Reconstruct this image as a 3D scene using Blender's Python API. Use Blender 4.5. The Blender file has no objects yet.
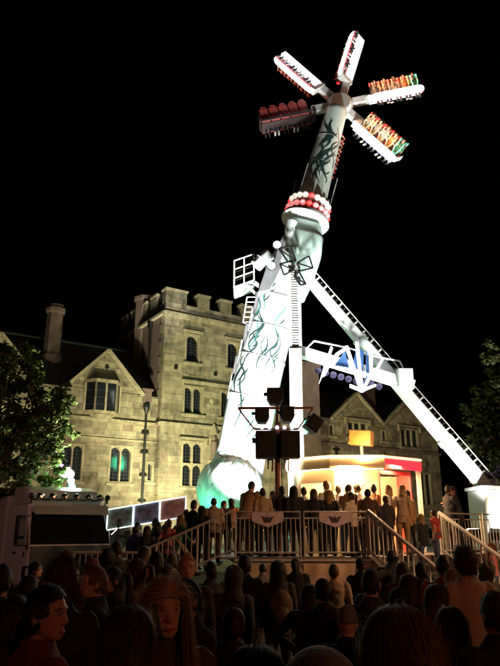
import bpy, bmesh, math, random
import numpy as np
from mathutils import Vector, Matrix, Euler, Quaternion
random.seed(7)
rnd = random.Random(11)
R = math.radians
PI = math.pi
S = bpy.context.scene
COL = S.collection

# ------------------------------------------------------------------ camera
CAM_H, PITCH, FPX = 1.95, R(17.3), 630.0
cam_d = bpy.data.cameras.new('camera'); cam = bpy.data.objects.new('camera', cam_d); COL.objects.link(cam)
cam.location = (0, 0, CAM_H); cam.rotation_euler = (PI/2 + PITCH, 0, 0)
cam_d.sensor_fit = 'VERTICAL'; cam_d.sensor_height = 24.0; cam_d.lens = FPX/666.0*24.0
cam_d.clip_start = 0.05; cam_d.clip_end = 2000
S.camera = cam

# ------------------------------------------------------------------ night sky
W = bpy.data.worlds.new('World'); S.world = W; W.use_nodes = True
nt = W.node_tree; nt.nodes.clear()
sky = nt.nodes.new('ShaderNodeTexSky'); sky.sky_type = 'NISHITA'; sky.sun_disc = False
sky.sun_elevation = R(-5.5); sky.sun_rotation = R(200); sky.altitude = 80
bg = nt.nodes.new('ShaderNodeBackground'); bg.inputs['Strength'].default_value = 0.15
wo = nt.nodes.new('ShaderNodeOutputWorld')
nt.links.new(sky.outputs[0], bg.inputs[0]); nt.links.new(bg.outputs[0], wo.inputs[0])
sun_d = bpy.data.lights.new('moon', 'SUN'); sun_d.energy = 0.004; sun_d.angle = R(0.5); sun_d.color = (.8, .88, 1)
sun = bpy.data.objects.new('moon', sun_d); COL.objects.link(sun); sun.rotation_euler = (R(40), 0, R(160))
vs = S.view_settings
S.display_settings.display_device = 'sRGB'
vs.view_transform = 'Standard'; vs.look = 'None'; vs.exposure = 0.0; vs.gamma = 1.0; vs.use_curve_mapping = False
S.cycles.use_denoising = True
S.cycles.max_bounces = 5; S.cycles.diffuse_bounces = 2; S.cycles.glossy_bounces = 2; S.cycles.transmission_bounces = 3
S.cycles.sample_clamp_indirect = 3.0

def ray(u, v):
    x = (u-250)/FPX; up = (333-v)/FPX
    return Vector((x, math.cos(PITCH)-math.sin(PITCH)*up, math.sin(PITCH)+math.cos(PITCH)*up))
def at(u, v, Y):
    r = ray(u, v); return Vector((0, 0, CAM_H)) + r*(Y/r.y)
def proj(q):
    d = Vector(q)-Vector((0, 0, CAM_H)); c = d.y*math.cos(PITCH)+d.z*math.sin(PITCH)
    up = -d.y*math.sin(PITCH)+d.z*math.cos(PITCH)
    return 250+FPX*d.x/c, 333-FPX*up/c

# ------------------------------------------------------------------ materials
MATS = {}
def mat(name, col, rough=.6, metal=0., bump=0., bscale=20., var=0., vscale=3., rand=0., emit=None, estr=0., sample=True, coat=0., detail=6, stain=0.):
    if name in MATS: return MATS[name]
    m = bpy.data.materials.new(name); m.use_nodes = True; t = m.node_tree; N = t.nodes; L = t.links
    b = N['Principled BSDF']; b.inputs['Roughness'].default_value = rough; b.inputs['Metallic'].default_value = metal
    b.inputs['Base Color'].default_value = (*col, 1)
    if coat: b.inputs['Coat Weight'].default_value = coat
    tc = N.new('ShaderNodeTexCoord')
    src = None
    if var or rand:
        mx = N.new('ShaderNodeHueSaturation'); mx.inputs['Color'].default_value = (*col, 1)
        val = N.new('ShaderNodeMath'); val.operation = 'ADD'; val.inputs[0].default_value = 1.0; val.inputs[1].default_value = 0
        last = val
        if var:
            n = N.new('ShaderNodeTexNoise'); n.inputs['Scale'].default_value = vscale; n.inputs['Detail'].default_value = detail; n.inputs['Roughness'].default_value = .65
            L.new(tc.outputs['Object'] if not rand else N.new('ShaderNodeNewGeometry').outputs['Position'], n.inputs['Vector'])
            mr = N.new('ShaderNodeMapRange'); mr.inputs[1].default_value = .25; mr.inputs[2].default_value = .75
            mr.inputs[3].default_value = -var; mr.inputs[4].default_value = var
            L.new(n.outputs['Fac'], mr.inputs[0]); L.new(mr.outputs[0], val.inputs[1])
        if rand:
            oi = N.new('ShaderNodeObjectInfo'); ge = N.new('ShaderNodeNewGeometry')
            a = N.new('ShaderNodeMath'); a.operation = 'ADD'; L.new(oi.outputs['Random'], a.inputs[0]); L.new(ge.outputs['Random Per Island'], a.inputs[1])
            fr = N.new('ShaderNodeMath'); fr.operation = 'FRACT'; L.new(a.outputs[0], fr.inputs[0])
            mr2 = N.new('ShaderNodeMapRange'); mr2.inputs[3].default_value = -rand; mr2.inputs[4].default_value = rand
            L.new(fr.outputs[0], mr2.inputs[0])
            ad = N.new('ShaderNodeMath'); ad.operation = 'ADD'; L.new(last.outputs[0], ad.inputs[0]); L.new(mr2.outputs[0], ad.inputs[1]); last = ad
            # hue drift
            f2 = N.new('ShaderNodeMath'); f2.operation = 'MULTIPLY_ADD'; f2.inputs[1].default_value = 7.3; f2.inputs[2].default_value = 0
            L.new(fr.outputs[0], f2.inputs[0]); f3 = N.new('ShaderNodeMath'); f3.operation = 'FRACT'; L.new(f2.outputs[0], f3.inputs[0])
            m3 = N.new('ShaderNodeMapRange'); m3.inputs[3].default_value = .49; m3.inputs[4].default_value = .51
            L.new(f3.outputs[0], m3.inputs[0]); L.new(m3.outputs[0], mx.inputs['Hue'])
        if stain:     # soot and damp streaks, taller than wide
            gp_ = N.new('ShaderNodeNewGeometry'); mp = N.new('ShaderNodeMapping'); mp.inputs['Scale'].default_value = (1.1, 1.1, .42)
            L.new(gp_.outputs['Position'], mp.inputs['Vector']); n5 = N.new('ShaderNodeTexNoise'); n5.inputs['Scale'].default_value = 1.0; n5.inputs['Detail'].default_value = 8; n5.inputs['Roughness'].default_value = .7
            L.new(mp.outputs[0], n5.inputs['Vector']); m5 = N.new('ShaderNodeMapRange'); m5.inputs[1].default_value = .36; m5.inputs[2].default_value = .60; m5.inputs[3].default_value = -stain; m5.inputs[4].default_value = .12
            L.new(n5.outputs['Fac'], m5.inputs[0]); a5 = N.new('ShaderNodeMath'); a5.operation = 'ADD'; L.new(last.outputs[0], a5.inputs[0]); L.new(m5.outputs[0], a5.inputs[1])
            c5 = N.new('ShaderNodeMath'); c5.operation = 'MAXIMUM'; c5.inputs[1].default_value = .12; L.new(a5.outputs[0], c5.inputs[0]); last = c5
        L.new(last.outputs[0], mx.inputs['Value']); L.new(mx.outputs[0], b.inputs['Base Color'])
    if bump:
        n2 = N.new('ShaderNodeTexNoise'); n2.inputs['Scale'].default_value = bscale; n2.inputs['Detail'].default_value = 5
        L.new(tc.outputs['Object'], n2.inputs['Vector'])
        bp = N.new('ShaderNodeBump'); bp.inputs['Strength'].default_value = bump; bp.inputs['Distance'].default_value = .03
        L.new(n2.outputs['Fac'], bp.inputs['Height']); L.new(bp.outputs[0], b.inputs['Normal'])
    if emit:
        b.inputs['Emission Color'].default_value = (*emit, 1); b.inputs['Emission Strength'].default_value = estr
        if not sample:
            try: m.cycles.emission_sampling = 'NONE'
            except Exception: pass
    MATS[name] = m
    return m

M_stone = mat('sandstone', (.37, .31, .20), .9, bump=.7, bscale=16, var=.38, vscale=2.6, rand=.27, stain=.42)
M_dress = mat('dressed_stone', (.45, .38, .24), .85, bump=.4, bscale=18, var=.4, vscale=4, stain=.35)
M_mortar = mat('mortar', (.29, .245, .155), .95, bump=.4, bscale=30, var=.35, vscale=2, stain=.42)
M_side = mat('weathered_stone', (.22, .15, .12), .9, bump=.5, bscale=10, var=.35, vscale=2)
M_slate = mat('slate_roof', (.055, .048, .05), .75, bump=.6, bscale=9, var=.35, vscale=6)
M_lead = mat('lead_flashing', (.2, .21, .23), .5, metal=.6, var=.2)
M_glass = mat('dark_glass', (.012, .014, .02), .06, bump=.04, bscale=3)
M_cames = mat('lead_cames', (.10, .10, .09), .6, metal=.5)
M_iron = mat('cast_iron', (.02, .022, .022), .5, metal=.3, var=.3)
M_asph = mat('asphalt', (.045, .043, .042), .85, bump=.6, bscale=80, var=.4, vscale=.7)
M_white = mat('white_paint', (.78, .79, .77), .38, var=.07, vscale=3, bump=.04, bscale=6)
M_wpanel = mat('pearl_white_panel', (.72, .78, .76), .35, var=.08, vscale=2.2)
M_green = mat('mint_paint', (.50, .78, .66), .4, var=.12, vscale=2.5)
M_vine = mat('vine_graphic_ink', (.02, .05, .045), .45)
M_vineb = mat('vine_graphic_teal', (.05, .22, .22), .45)
M_grey = mat('grey_steel', (.34, .34, .36), .4, metal=.5, var=.15)
M_galv = mat('galvanised_steel', (.55, .53, .5), .45, metal=.2, var=.2, vscale=9)
M_black = mat('black_steel', (.012, .012, .013), .5, metal=.2)
M_rust = mat('red_oxide_steel', (.22, .07, .045), .55, var=.25, vscale=7)
M_cab = mat('speaker_black', (.012, .012, .012), .7, bump=.2, bscale=90)
M_ply = mat('birch_ply', (.66, .38, .12), .5, var=.18, vscale=7)
M_tarp = mat('tan_tarpaulin', (.58, .45, .33), .6, bump=.45, bscale=2.2, var=.2, vscale=1.2)
M_deck = mat('deck_checker', (.16, .13, .11), .5, metal=.2, bump=.3, bscale=60)
M_red = mat('red_lacquer', (.45, .03, .035), .4, var=.15)
M_bark = mat('bark', (.09, .065, .045), .9, bump=.9, bscale=18, var=.4, vscale=6)
M_leaf = mat('leaf_green', (.075, .12, .026), .55, rand=.55)
M_leaf2 = mat('leaf_olive', (.10, .12, .035), .55, rand=.55)
M_truck = mat('lorry_white', (.56, .50, .48), .3, var=.07, coat=.5)
M_tglass = mat('windscreen_glass', (.008, .008, .01), .05)
M_plast = mat('black_plastic', (.015, .015, .016), .55)
M_chrome = mat('chrome', (.6, .6, .6), .15, metal=1)
M_rubber = mat('rubber', (.012, .012, .012), .9)
M_banner = mat('banner_cloth', (.62, .55, .62), .7, bump=.2, bscale=8)
M_ink = mat('banner_ink', (.06, .05, .07), .7)
M_seat = mat('moulded_seat', (.42, .06, .05), .4, var=.1)
M_unlit = mat('unlit_gondola', (.05, .03, .03), .5)
E_white = mat('led_white', (.8, .8, .8), .5, emit=(1, .97, .9), estr=5.5)
E_frame = mat('led_frame', (.8, .8, .8), .5, emit=(.9, 1, .95), estr=1.6)
E_gond = mat('led_gondola_panel', (.8, .8, .8), .5, emit=(1, .96, .9), estr=3.0)
E_gedge = mat('led_gondola_edge', (.8, .3, .3), .5, emit=(1, .12, .16), estr=1.1, sample=False)
E_amber = mat('led_amber', (.8, .5, .2), .5, emit=(1, .45, .14), estr=.35, sample=False)
E_redl = mat('led_red', (.7, .08, .08), .5, emit=(1, .05, .05), estr=1.0, sample=False)
E_mint = mat('mint_glow', (.2, .8, .6), .5, emit=(.12, 1, .62), estr=.4, sample=False)
E_pink = mat('bulb_pink', (.8, .5, .5), .5, emit=(1, .30, .28), estr=.75, sample=False)
E_ivory = mat('bulb_ivory', (.8, .8, .75), .5, emit=(1, .9, .75), estr=.8, sample=False)
E_warm = mat('tube_warm', (.8, .75, .6), .5, emit=(1, .74, .36), estr=10)
E_rfas = mat('backlit_red_fascia', (.6, .05, .08), .4, emit=(1, .06, .10), estr=.8)
E_gold = mat('tube_gold', (.8, .5, .3), .5, emit=(1, .42, .2), estr=4)
E_star = mat('neon_star', (.8, .85, .9), .5, emit=(.86, .97, 1.0), estr=4.5)
E_blue = mat('led_blue', (.1, .2, .8), .5, emit=(.12, .3, 1), estr=1.6, sample=False)
E_violet = mat('bulb_violet', (.6, .2, .8), .5, emit=(.55, .16, 1), estr=6)
E_green = mat('bulb_green', (.1, .8, .4), .5, emit=(.05, 1, .45), estr=16)
E_lens = mat('flood_lens', (.8, .8, .8), .4, emit=(1, .97, .9), estr=7, sample=False)
E_orange = mat('added_lamp_bulb', (.8, .4, .2), .5, emit=(1, .35, .12), estr=8, sample=False)  # bulbs of the added lamps out of view

# ------------------------------------------------------------------ mesh helpers
class MB:
    def __init__(self): self.v = []; self.f = []
    def add(self, vs, fs):
        o = len(self.v); self.v.extend(tuple(x) for x in vs); self.f.extend(tuple(i+o for i in f) for f in fs); return self
    def box(self, c, s, rot=None):
        c = Vector(c); hx, hy, hz = s[0]/2, s[1]/2, s[2]/2
        p = [Vector((x, y, z)) for x in (-hx, hx) for y in (-hy, hy) for z in (-hz, hz)]
        if rot is not None: p = [rot @ q for q in p]
        return self.add([c+q for q in p], [(0, 1, 3, 2), (4, 6, 7, 5), (0, 4, 5, 1), (2, 3, 7, 6), (0, 2, 6, 4), (1, 5, 7, 3)])
    def box2(self, a, b):
        return self.box([(a[i]+b[i])/2 for i in range(3)], [abs(b[i]-a[i]) for i in range(3)])
    def beam(self, p, q, w, h=None, up=(0, -1, 0)):
        p = Vector(p); q = Vector(q); h = h or w; d = (q-p); L = d.length; d.normalize()
        u = Vector(up); s = d.cross(u)
        if s.length < 1e-4: s = d.cross(Vector((1, 0, 0)))
        s.normalize(); u = s.cross(d)
        vs = []
        for e in (p, q):
            for a, b in ((-1, -1), (1, -1), (1, 1), (-1, 1)): vs.append(e + s*(a*w/2) + u*(b*h/2))
        return self.add(vs, [(3, 2, 1, 0), (4, 5, 6, 7), (0, 1, 5, 4), (1, 2, 6, 5), (2, 3, 7, 6), (3, 0, 4, 7)])
    def tube(self, pts, r, n=8, cap=True):
        pts = [Vector(p) for p in pts]; m = len(pts)
        rs = r if isinstance(r, (list, tuple)) else [r]*m
        d0 = (pts[1]-pts[0]).normalized(); u = d0.orthogonal().normalized()
        vs = []
        for i in range(m):
            d = (pts[min(i+1, m-1)]-pts[max(i-1, 0)]).normalized()
            u = (u - d*u.dot(d))
            u = u.normalized() if u.length > 1e-6 else d.orthogonal().normalized()
            w = d.cross(u)
            for k in range(n):
                a = 2*PI*k/n; vs.append(pts[i] + (u*math.cos(a)+w*math.sin(a))*rs[i])
        fs = [(i*n+k, i*n+(k+1) % n, (i+1)*n+(k+1) % n, (i+1)*n+k) for i in range(m-1) for k in range(n)]
        if cap: fs += [tuple(reversed(range(n))), tuple(range((m-1)*n, m*n))]
        return self.add(vs, fs)
    def lathe(self, prof, n=24, M=None):
        vs = []
        for r, z in prof:
            for k in range(n):
                a = 2*PI*k/n; p = Vector((r*math.cos(a), r*math.sin(a), z)); vs.append(M @ p if M else p)
        m = len(prof)
        fs = [(i*n+k, i*n+(k+1) % n, (i+1)*n+(k+1) % n, (i+1)*n+k) for i in range(m-1) for k in range(n)]
        fs += [tuple(reversed(range(n))), tuple(range((m-1)*n, m*n))]
        return self.add(vs, fs)
    def rings(self, rings, cap=True):
        n = len(rings[0]); vs = [p for r in rings for p in r]; m = len(rings)
        fs = [(i*n+k, i*n+(k+1) % n, (i+1)*n+(k+1) % n, (i+1)*n+k) for i in range(m-1) for k in range(n)]
        if cap: fs += [tuple(reversed(range(n))), tuple(range((m-1)*n, m*n))]
        return self.add(vs, fs)
    def prism(self, poly, a, b):      # poly of Vectors, extruded by vector b-a
        a = Vector(a); b = Vector(b); n = len(poly)
        vs = [Vector(p)+a for p in poly]+[Vector(p)+b for p in poly]
        return self.add(vs, [tuple(reversed(range(n))), tuple(range(n, 2*n))]+[(k, (k+1) % n, n+(k+1) % n, n+k) for k in range(n)])
    def ball(self, c, r, n=10, m=7):
        c = Vector(c); rr = r if isinstance(r, (tuple, list)) else (r, r, r); vs = [c+Vector((0, 0, -rr[2]))]
        for i in range(1, m):
            t = -PI/2+PI*i/m
            for k in range(n):
                a = 2*PI*k/n; vs.append(c+Vector((rr[0]*math.cos(t)*math.cos(a), rr[1]*math.cos(t)*math.sin(a), rr[2]*math.sin(t))))
        vs.append(c+Vector((0, 0, rr[2]))); e = len(vs)-1
        fs = [(0, 1+(k+1) % n, 1+k) for k in range(n)]
        fs += [(1+i*n+k, 1+i*n+(k+1) % n, 1+(i+1)*n+(k+1) % n, 1+(i+1)*n+k) for i in range(m-2) for k in range(n)]
        fs += [(e, 1+(m-2)*n+k, 1+(m-2)*n+(k+1) % n) for k in range(n)]
        return self.add(vs, fs)
    def mesh(self, name, m=None, smooth=False):
        me = bpy.data.meshes.new(name); me.from_pydata([tuple(v) for v in self.v], [], self.f)
        bm = bmesh.new(); bm.from_mesh(me); bmesh.ops.recalc_face_normals(bm, faces=bm.faces); bm.to_mesh(me); bm.free()
        if m: me.materials.append(m)
        if smooth:
            me.polygons.foreach_set('use_smooth', [True]*len(me.polygons))
            if smooth != 'all':
                try: me.set_sharp_from_angle(angle=R(40))
                except Exception: pass
        me.update(); return me
    def build(self, name, m, parent=None, smooth=False, bevel=0):
        o = bpy.data.objects.new(name, self.mesh(name, m, smooth)); COL.objects.link(o)
        if parent is not None: setpar(o, parent)
        if bevel:
            b = o.modifiers.new('bevel', 'BEVEL'); b.width = bevel; b.segments = 2; b.limit_method = 'ANGLE'; b.angle_limit = R(35)
        return o

WORLD_INV = {}
def setpar(o, p, local=False):
    o.parent = p
    if not local and p.name in WORLD_INV: o.matrix_parent_inverse = WORLD_INV[p.name]
def thing(name, label, cat, loc=(0, 0, 0), rz=0, group=None, worldbuild=True):
    o = bpy.data.objects.new(name, None); COL.objects.link(o); o.location = loc; o.rotation_euler = (0, 0, rz)
    o.empty_display_size = .2
    tag(o, label, cat, group)
    if worldbuild: WORLD_INV[o.name] = Matrix.Translation(-Vector(loc))
    return o
def tag(o, label, cat, group=None):
    o['label'] = label; o['category'] = cat
    if group: o['group'] = group
    return o
def struct(o): o['kind'] = 'structure'; return o
def copy_tree(o, parent=None):
    c = o.copy(); COL.objects.link(c)
    if parent is not None: c.parent = parent
    for ch in list(o.children): copy_tree(ch, c)
    return c
def lamp(name, kind, loc, energy, col, parent=None, target=None, size=.2, spot=60, blend=.5):
    d = bpy.data.lights.new(name, kind); d.energy = energy; d.color = col
    if kind == 'AREA': d.size = size
    else: d.shadow_soft_size = size
    if kind == 'SPOT': d.spot_size = R(spot); d.spot_blend = blend
    o = bpy.data.objects.new(name, d); COL.objects.link(o); o.location = loc
    if target is not None:
        o.rotation_euler = (Vector(target)-Vector(loc)).to_track_quat('-Z', 'Y').to_euler()
    if parent is not None: setpar(o, parent)
    return o

# ------------------------------------------------------------------ ground
g = MB(); g.add([(-300, -60, 0), (300, -60, 0), (300, 500, 0), (-300, 500, 0)], [(0, 1, 2, 3)])
struct(g.build('ground', M_asph))

# ------------------------------------------------------------------ stone buildings
FA = R(33); FO = Vector((-4.25, 30, 0))
FX = Vector((math.cos(FA), math.sin(FA), 0)); FY = Vector((-math.sin(FA), math.cos(FA), 0))
def f2w(x, y, z): return FO + FX*x + FY*y + Vector((0, 0, z))
unit = MB().box((0, 0, 0), (1, 1, 1)).mesh('stone', M_stone)
def building(name, label, cat):
    return thing(name, label, cat, FO, FA, worldbuild=False)
def wall_front(b, x0, x1, z0, z1, ops, y):
    xs = sorted({x0, x1, *[o[0] for o in ops], *[o[1] for o in ops]}); zs = sorted({z0, z1, *[o[2] for o in ops], *[o[3] for o in ops]})
    for i in range(len(xs)-1):
        for j in range(len(zs)-1):
            cx = (xs[i]+xs[i+1])/2; cz = (zs[j]+zs[j+1])/2
            if any(o[0] < cx < o[1] and o[2] < cz < o[3] for o in ops): continue
            b.add([(xs[i], y, zs[j]), (xs[i+1], y, zs[j]), (xs[i+1], y, zs[j+1]), (xs[i], y, zs[j+1])], [(0, 1, 2, 3)])
    for o in ops:
        a, c, d, e = o; Y = y+.34
        b.add([(a, y, d), (a, Y, d), (a, Y, e), (a, y, e)], [(0, 1, 2, 3)]); b.add([(c, y, d), (c, Y, d), (c, Y, e), (c, y, e)], [(0, 1, 2, 3)])
        b.add([(a, y, d), (a, Y, d), (c, Y, d), (c, y, d)], [(0, 1, 2, 3)]); b.add([(a, y, e), (a, Y, e), (c, Y, e), (c, y, e)], [(0, 1, 2, 3)])
        b.add([(a, Y, d), (c, Y, d), (c, Y, e), (a, Y, e)], [(0, 1, 2, 3)])
def free_iv(lo, hi, blocks):
    iv = [(lo, hi)]
    for a, c in blocks:
        n = []
        for p, q in iv:
            if c <= p or a >= q: n.append((p, q)); continue
            if a > p: n.append((p, a))
            if c < q: n.append((c, q))
        iv = n
    return iv
def stones(parent, wall, span, z0, z1, ops, y, seed, vis, course=.28):
    r = random.Random(seed); L = []
    z = z0
    while z < z1-.06:
        h = min(course*r.choice((.6, .75, .9, 1.05, 1.2)), z1-z)
        lo, hi = span(z+h)[0], span(z+h)[1]
        lo2, hi2 = span(z); lo = max(lo, lo2); hi = min(hi, hi2)
        bl = [(o[0], o[1]) for o in ops if o[2] < z+h-.01 and o[3] > z+.01]
        if hi-lo > .12:
            for p, q in free_iv(lo, hi, bl):
                x = p
                while x < q-.01:
                    w = r.uniform(.24, .8)
                    if q-x-w < .25: w = q-x
                    L.append((x, z, min(w, q-x), h)); x += w
        z += h
    def score(s):
        u, v = proj(f2w(s[0]+s[2]/2, y, s[1]+s[3]/2))
        return (s[2]*s[3] if (0 < u < 500 and vis(u, v)) else 0)
    L.sort(key=score, reverse=True)
    jt = .009
    rest = MB()
    for i, (x, z, w, h) in enumerate(L):
        d = r.uniform(.006, .035)
        if i < 290 and score((x, z, w, h)) > 0:
            o = bpy.data.objects.new('stone', unit); COL.objects.link(o); o.parent = wall
            o.location = (x+w/2, y-d/2+.01, z+h/2); o.scale = (w-jt, d+.02, h-jt)
        else:
            rest.box((x+w/2, y-d/2+.01, z+h/2), (w-jt, d+.02, h-jt))
    if rest.v:
        o = rest.build('stonework', M_stone, parent); o['kind'] = 'stuff'
def window(parent, x0, x1, z0, z1, y, n=1, arch=False, transom=None, hood=False, sill=True, proud=.05, bars=True):
    """stone window in a facade opening x0..x1, z0..z1; surround sits inside the opening, slightly proud"""
    f = MB(); ft = .10; yf = y-proud; yb = y+.2
    f.box2((x0, yf, z0), (x0+ft, yb, z1)); f.box2((x1-ft, yf+.002, z0), (x1, yb, z1))
    f.box2((x0+ft, yf+.004, z1-ft), (x1-ft, yb, z1)); f.box2((x0+ft, yf+.006, z0), (x1-ft, yb, z0+ft*.7))
    fr = f.build('window', M_dress, parent)
    ix0, ix1, iz0, iz1 = x0+ft, x1-ft, z0+ft*.7, z1-ft
    mw = .075; lw = (ix1-ix0-mw*(n-1))/n
    for k in range(1, n):
        cx = ix0+k*lw+(k-.5)*mw
        MB().box((cx, y+.08, (iz0+iz1)/2), (mw, .16, iz1-iz0-.004)).build('mullion', M_dress, fr)
    if transom: MB().box(((ix0+ix1)/2, y+.081, transom), (ix1-ix0-.006, .14, .09)).build('transom', M_dress, fr)
    levels = [(iz0, iz1)] if not transom else [(iz0, transom-.045), (transom+.045, iz1)]
    for k in range(n):
        lx0 = ix0+k*(lw+mw); lx1 = lx0+lw
        for a, b in levels:
            MB().box2((lx0-.01, y+.15, a-.01), (lx1+.01, y+.165, b+.01)).build('pane', M_glass, fr)
            if arch:
                s = MB(); rr = lw/2; cx = (lx0+lx1)/2; N = 8; ph = rr*1.15
                pts = [(cx-rr*math.cos(PI*i/N), b-ph+ph*math.sin(PI*i/N)*.98) for i in range(N+1)]
                for i in range(N):
                    (xa, za), (xb, zb) = pts[i], pts[i+1]
                    s.prism([Vector((xa, 0, za)), Vector((xb, 0, zb)), Vector((xb, 0, b+.004)), Vector((xa, 0, b+.004))], (0, y+.03, 0), (0, y+.14, 0))
                s.build('arch_head', M_dress, fr)
            if bars:
                c = MB(); step = .16
                q = a+step
                while q < b-.04: c.box(((lx0+lx1)/2, y+.145, q), (lw, .012, .012)); q += step
                q = lx0+lw/2; c.box((q, y+.143, (a+b)/2), (.012, .012, b-a))
                c.build('leading', M_cames, fr)
    if sill: MB().box2((x0-.08, y-.13, z0-.13), (x1+.08, y+.06, z0-.002)).build('sill', M_dress, fr)
    if hood:
        h = MB(); h.box2((x0-.14, y-.16, z1+.06), (x1+.14, y+.02, z1+.16)); h.box2((x0-.14, y-.14, z1-.22), (x0-.05, y+.02, z1+.058)); h.box2((x1+.05, y-.14, z1-.22), (x1+.14, y+.02, z1+.058))
        h.build('hood_mould', M_dress, fr)
    return fr

# ---- tower
T = building('stone_tower', 'tall battlemented sandstone tower lit yellow green behind the leaning ride arm', 'tower')
TW, TD, TH = 7.0, 6.2, 13.0
t_win = [(1.12, 2.0, 9.98, 11.5, 1), (3.55, 4.4, 9.98, 11.5, 1), (1.1, 2.25, 7.36, 8.8, 2), (3.2, 4.35, 7.36, 8.8, 2), (1.1, 2.35, 3.85, 6.05, 2), (4.2, 5.45, 3.85, 6.05, 2), (5.5, 6.4, 9.98, 11.5, 1), (1.3, 2.2, .6, 2.4, 2)]
t_ops = [w[:4] for w in t_win]
b = MB(); wall_front(b, 0, TW, 0, TH, t_ops, 0)
tw = b.build('front_wall', M_mortar, T)
b = MB()
for (p, q) in (((0, 0), (0, TD)), ((0, TD), (TW, TD)), ((TW, TD), (TW, 0))):
    b.add([(p[0], p[1], 0), (q[0], q[1], 0), (q[0], q[1], TH), (p[0], p[1], TH)], [(0, 1, 2, 3)])
b.add([(.01, .01, TH-.3), (TW-.01, .01, TH-.3), (TW-.01, TD-.01, TH-.3), (.01, TD-.01, TH-.3)], [(0, 1, 2, 3)])
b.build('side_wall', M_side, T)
stones(T, tw, lambda z: (0.0, TW), .0, TH-.02, t_ops, 0, 3, lambda u, v: 150 < u < 262 and v < 530)
# quoins on the left return
for k in range(30):
    w = .55 if k % 2 else .34
    o = bpy.data.objects.new('quoin', unit); COL.objects.link(o); o.parent = T; o.location = (-.012, w/2+.01, .3+k*.42); o.scale = (.05, w, .40)
for i, (x0, x1, z0, z1, n) in enumerate(t_win):
    window(T, x0, x1, z0, z1, 0, n=n, arch=True, transom=(z0+z1)/2 if i in (4, 5) else None, hood=i in (0, 1, 4, 5, 6))
b = MB(); b.box2((1.0, -.17, 8.92), (5.2, .02, 9.05)); b.box2((1.0, -.14, 8.55), (1.09, .02, 8.918)); b.build('hood_mould', M_dress, T)
b = MB(); b.box2((-.10, -.16, 6.68), (TW+.1, .02, 6.86)); b.box2((-.16, -.10, 6.70), (.02, TD, 6.84)); b.build('string_course', M_dress, T)
b = MB(); b.box2((-.16, -.2, 12.3), (TW+.12, .02, 12.44)); b.box2((-.12, -.14, 12.2), (TW+.1, .02, 12.298)); b.box2((-.2, -.12, 12.3), (.02, TD+.1, 12.43)); b.build('cornice', M_dress, T)
def merlon(x0, x1, y0, y1, z0=TH, z1=13.62):
    m = MB(); m.box2((x0, y0, z0), (x1, y1, z1)); o = m.build('merlon', M_stone, T)
    c = MB(); c.box2((x0-.05, y0-.06, z1+.002), (x1+.05, y1+.05, z1+.11)); c.build('coping', M_dress, o)
merlon(-.03, 1.15, -.04, .42)
for k in range(4): merlon(1.8+1.35*k, 2.5+1.35*k, -.04, .42)
for k in range(4): merlon(-.03, .42, 1.1+1.35*k, 1.85+1.35*k)
# corner stair turret at the back left of the tower
b = MB(); b.lathe([(.62, 8.5), (.62, 14.0), (.72, 14.02), (.72, 14.2), (.5, 14.25)], 8, Matrix.Translation((.35, 3.3, 0))); b.build('stair_turret', M_side, T)
b = MB(); b.tube([(-.1, 1.5, 7.2), (-.1, 1.5, 12.2)], .055); b.box((-.14, 1.5, 12.1), (.2, .26, .3)); b.build('drainpipe', M_iron, T)
# niche with a statue between the lower windows
b = MB(); b.box2((2.62, -.22, 5.0), (3.08, .02, 5.18)); b.lathe([(.05, 6.98), (.17, 6.75), (.25, 6.5), (.25, 6.44)], 8, Matrix.Translation((2.85, -.1, 0))); b.build('niche', M_dress, T)
b = MB(); b.lathe([(.15, 5.19), (.17, 5.3), (.13, 5.6), (.16, 5.9), (.15, 6.08), (.06, 6.15), (.085, 6.25), (.08, 6.35), (.03, 6.42)], 12, Matrix.Translation((2.85, -.14, 0))); b.build('statue', M_side, T, smooth=True)
b = MB(); b.box2((2.45, -.03, 7.4), (3.05, .02, 8.6)); b.ball((2.75, -.04, 8.15), (.13, .05, .16)); b.box2((2.71, -.07, 7.6), (2.79, -.02, 8.1)); b.box2((2.6, -.065, 7.85), (2.9, -.02, 7.93)); b.build('carved_panel', M_dress, T)
for (x, z) in ((.65, 9.6), (2.9, 9.55)):
    b = MB(); b.box((x, -.06, z), (.16, .1, .16)); b.build('tie_plate', M_iron, T)

# ---- left wing
LW = building('stone_house', 'gabled sandstone wing with oriel window and tall chimney left of the tower', 'building')
LY = .42; LX0 = -15.0
GA = [(-2.72, 9.95, 1.78, 8.2), (-7.6, 9.95, 1.78, 8.2), (-12.3, 9.95, 1.78, 8.2)]
l_win = [(-4.55, -3.5, 3.95, 5.6, 2), (-2.35, -1.18, 3.95, 5.65, 2), (-.5, -.1, 4.05, 5.0, 1), (-7.6, -6.4, 1.2, 3.0, 2), (-7.5, -6.5, 3.95, 5.6, 2), (-4.6, -3.4, .9, 2.6, 2), (-2.2, -1.0, .9, 2.6, 2), (-10, -9, 3.95, 5.6, 2)]
l_ops = [w[:4] for w in l_win]
LZ = 8.1
b = MB(); wall_front(b, LX0, -.01, 0, LZ, l_ops, LY)
for (gx, gz, hw, fz) in GA:
    b.prism([Vector((gx-hw, 0, LZ)), Vector((gx+hw, 0, LZ)), Vector((gx, 0, gz))], (0, LY, 0), (0, LY+.3, 0))
lw = b.build('front_wall', M_mortar, LW)
def lspan(z):
    if z <= LZ: return (LX0, -.02)
    gx, gz, hw, _ = GA[0]; k = max(0, (gz-z)/(gz-LZ)); return (gx-hw*k, gx+hw*k)
stones(LW, lw, lspan, 0, 9.85, l_ops+[(-3.75, -1.9, 7.0, 8.9)], LY, 5, lambda u, v: 55 < u < 165 and v < 540)
for i, (x0, x1, z0, z1, n) in enumerate(l_win): window(LW, x0, x1, z0, z1, LY, n=n, arch=True, hood=False)
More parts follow.
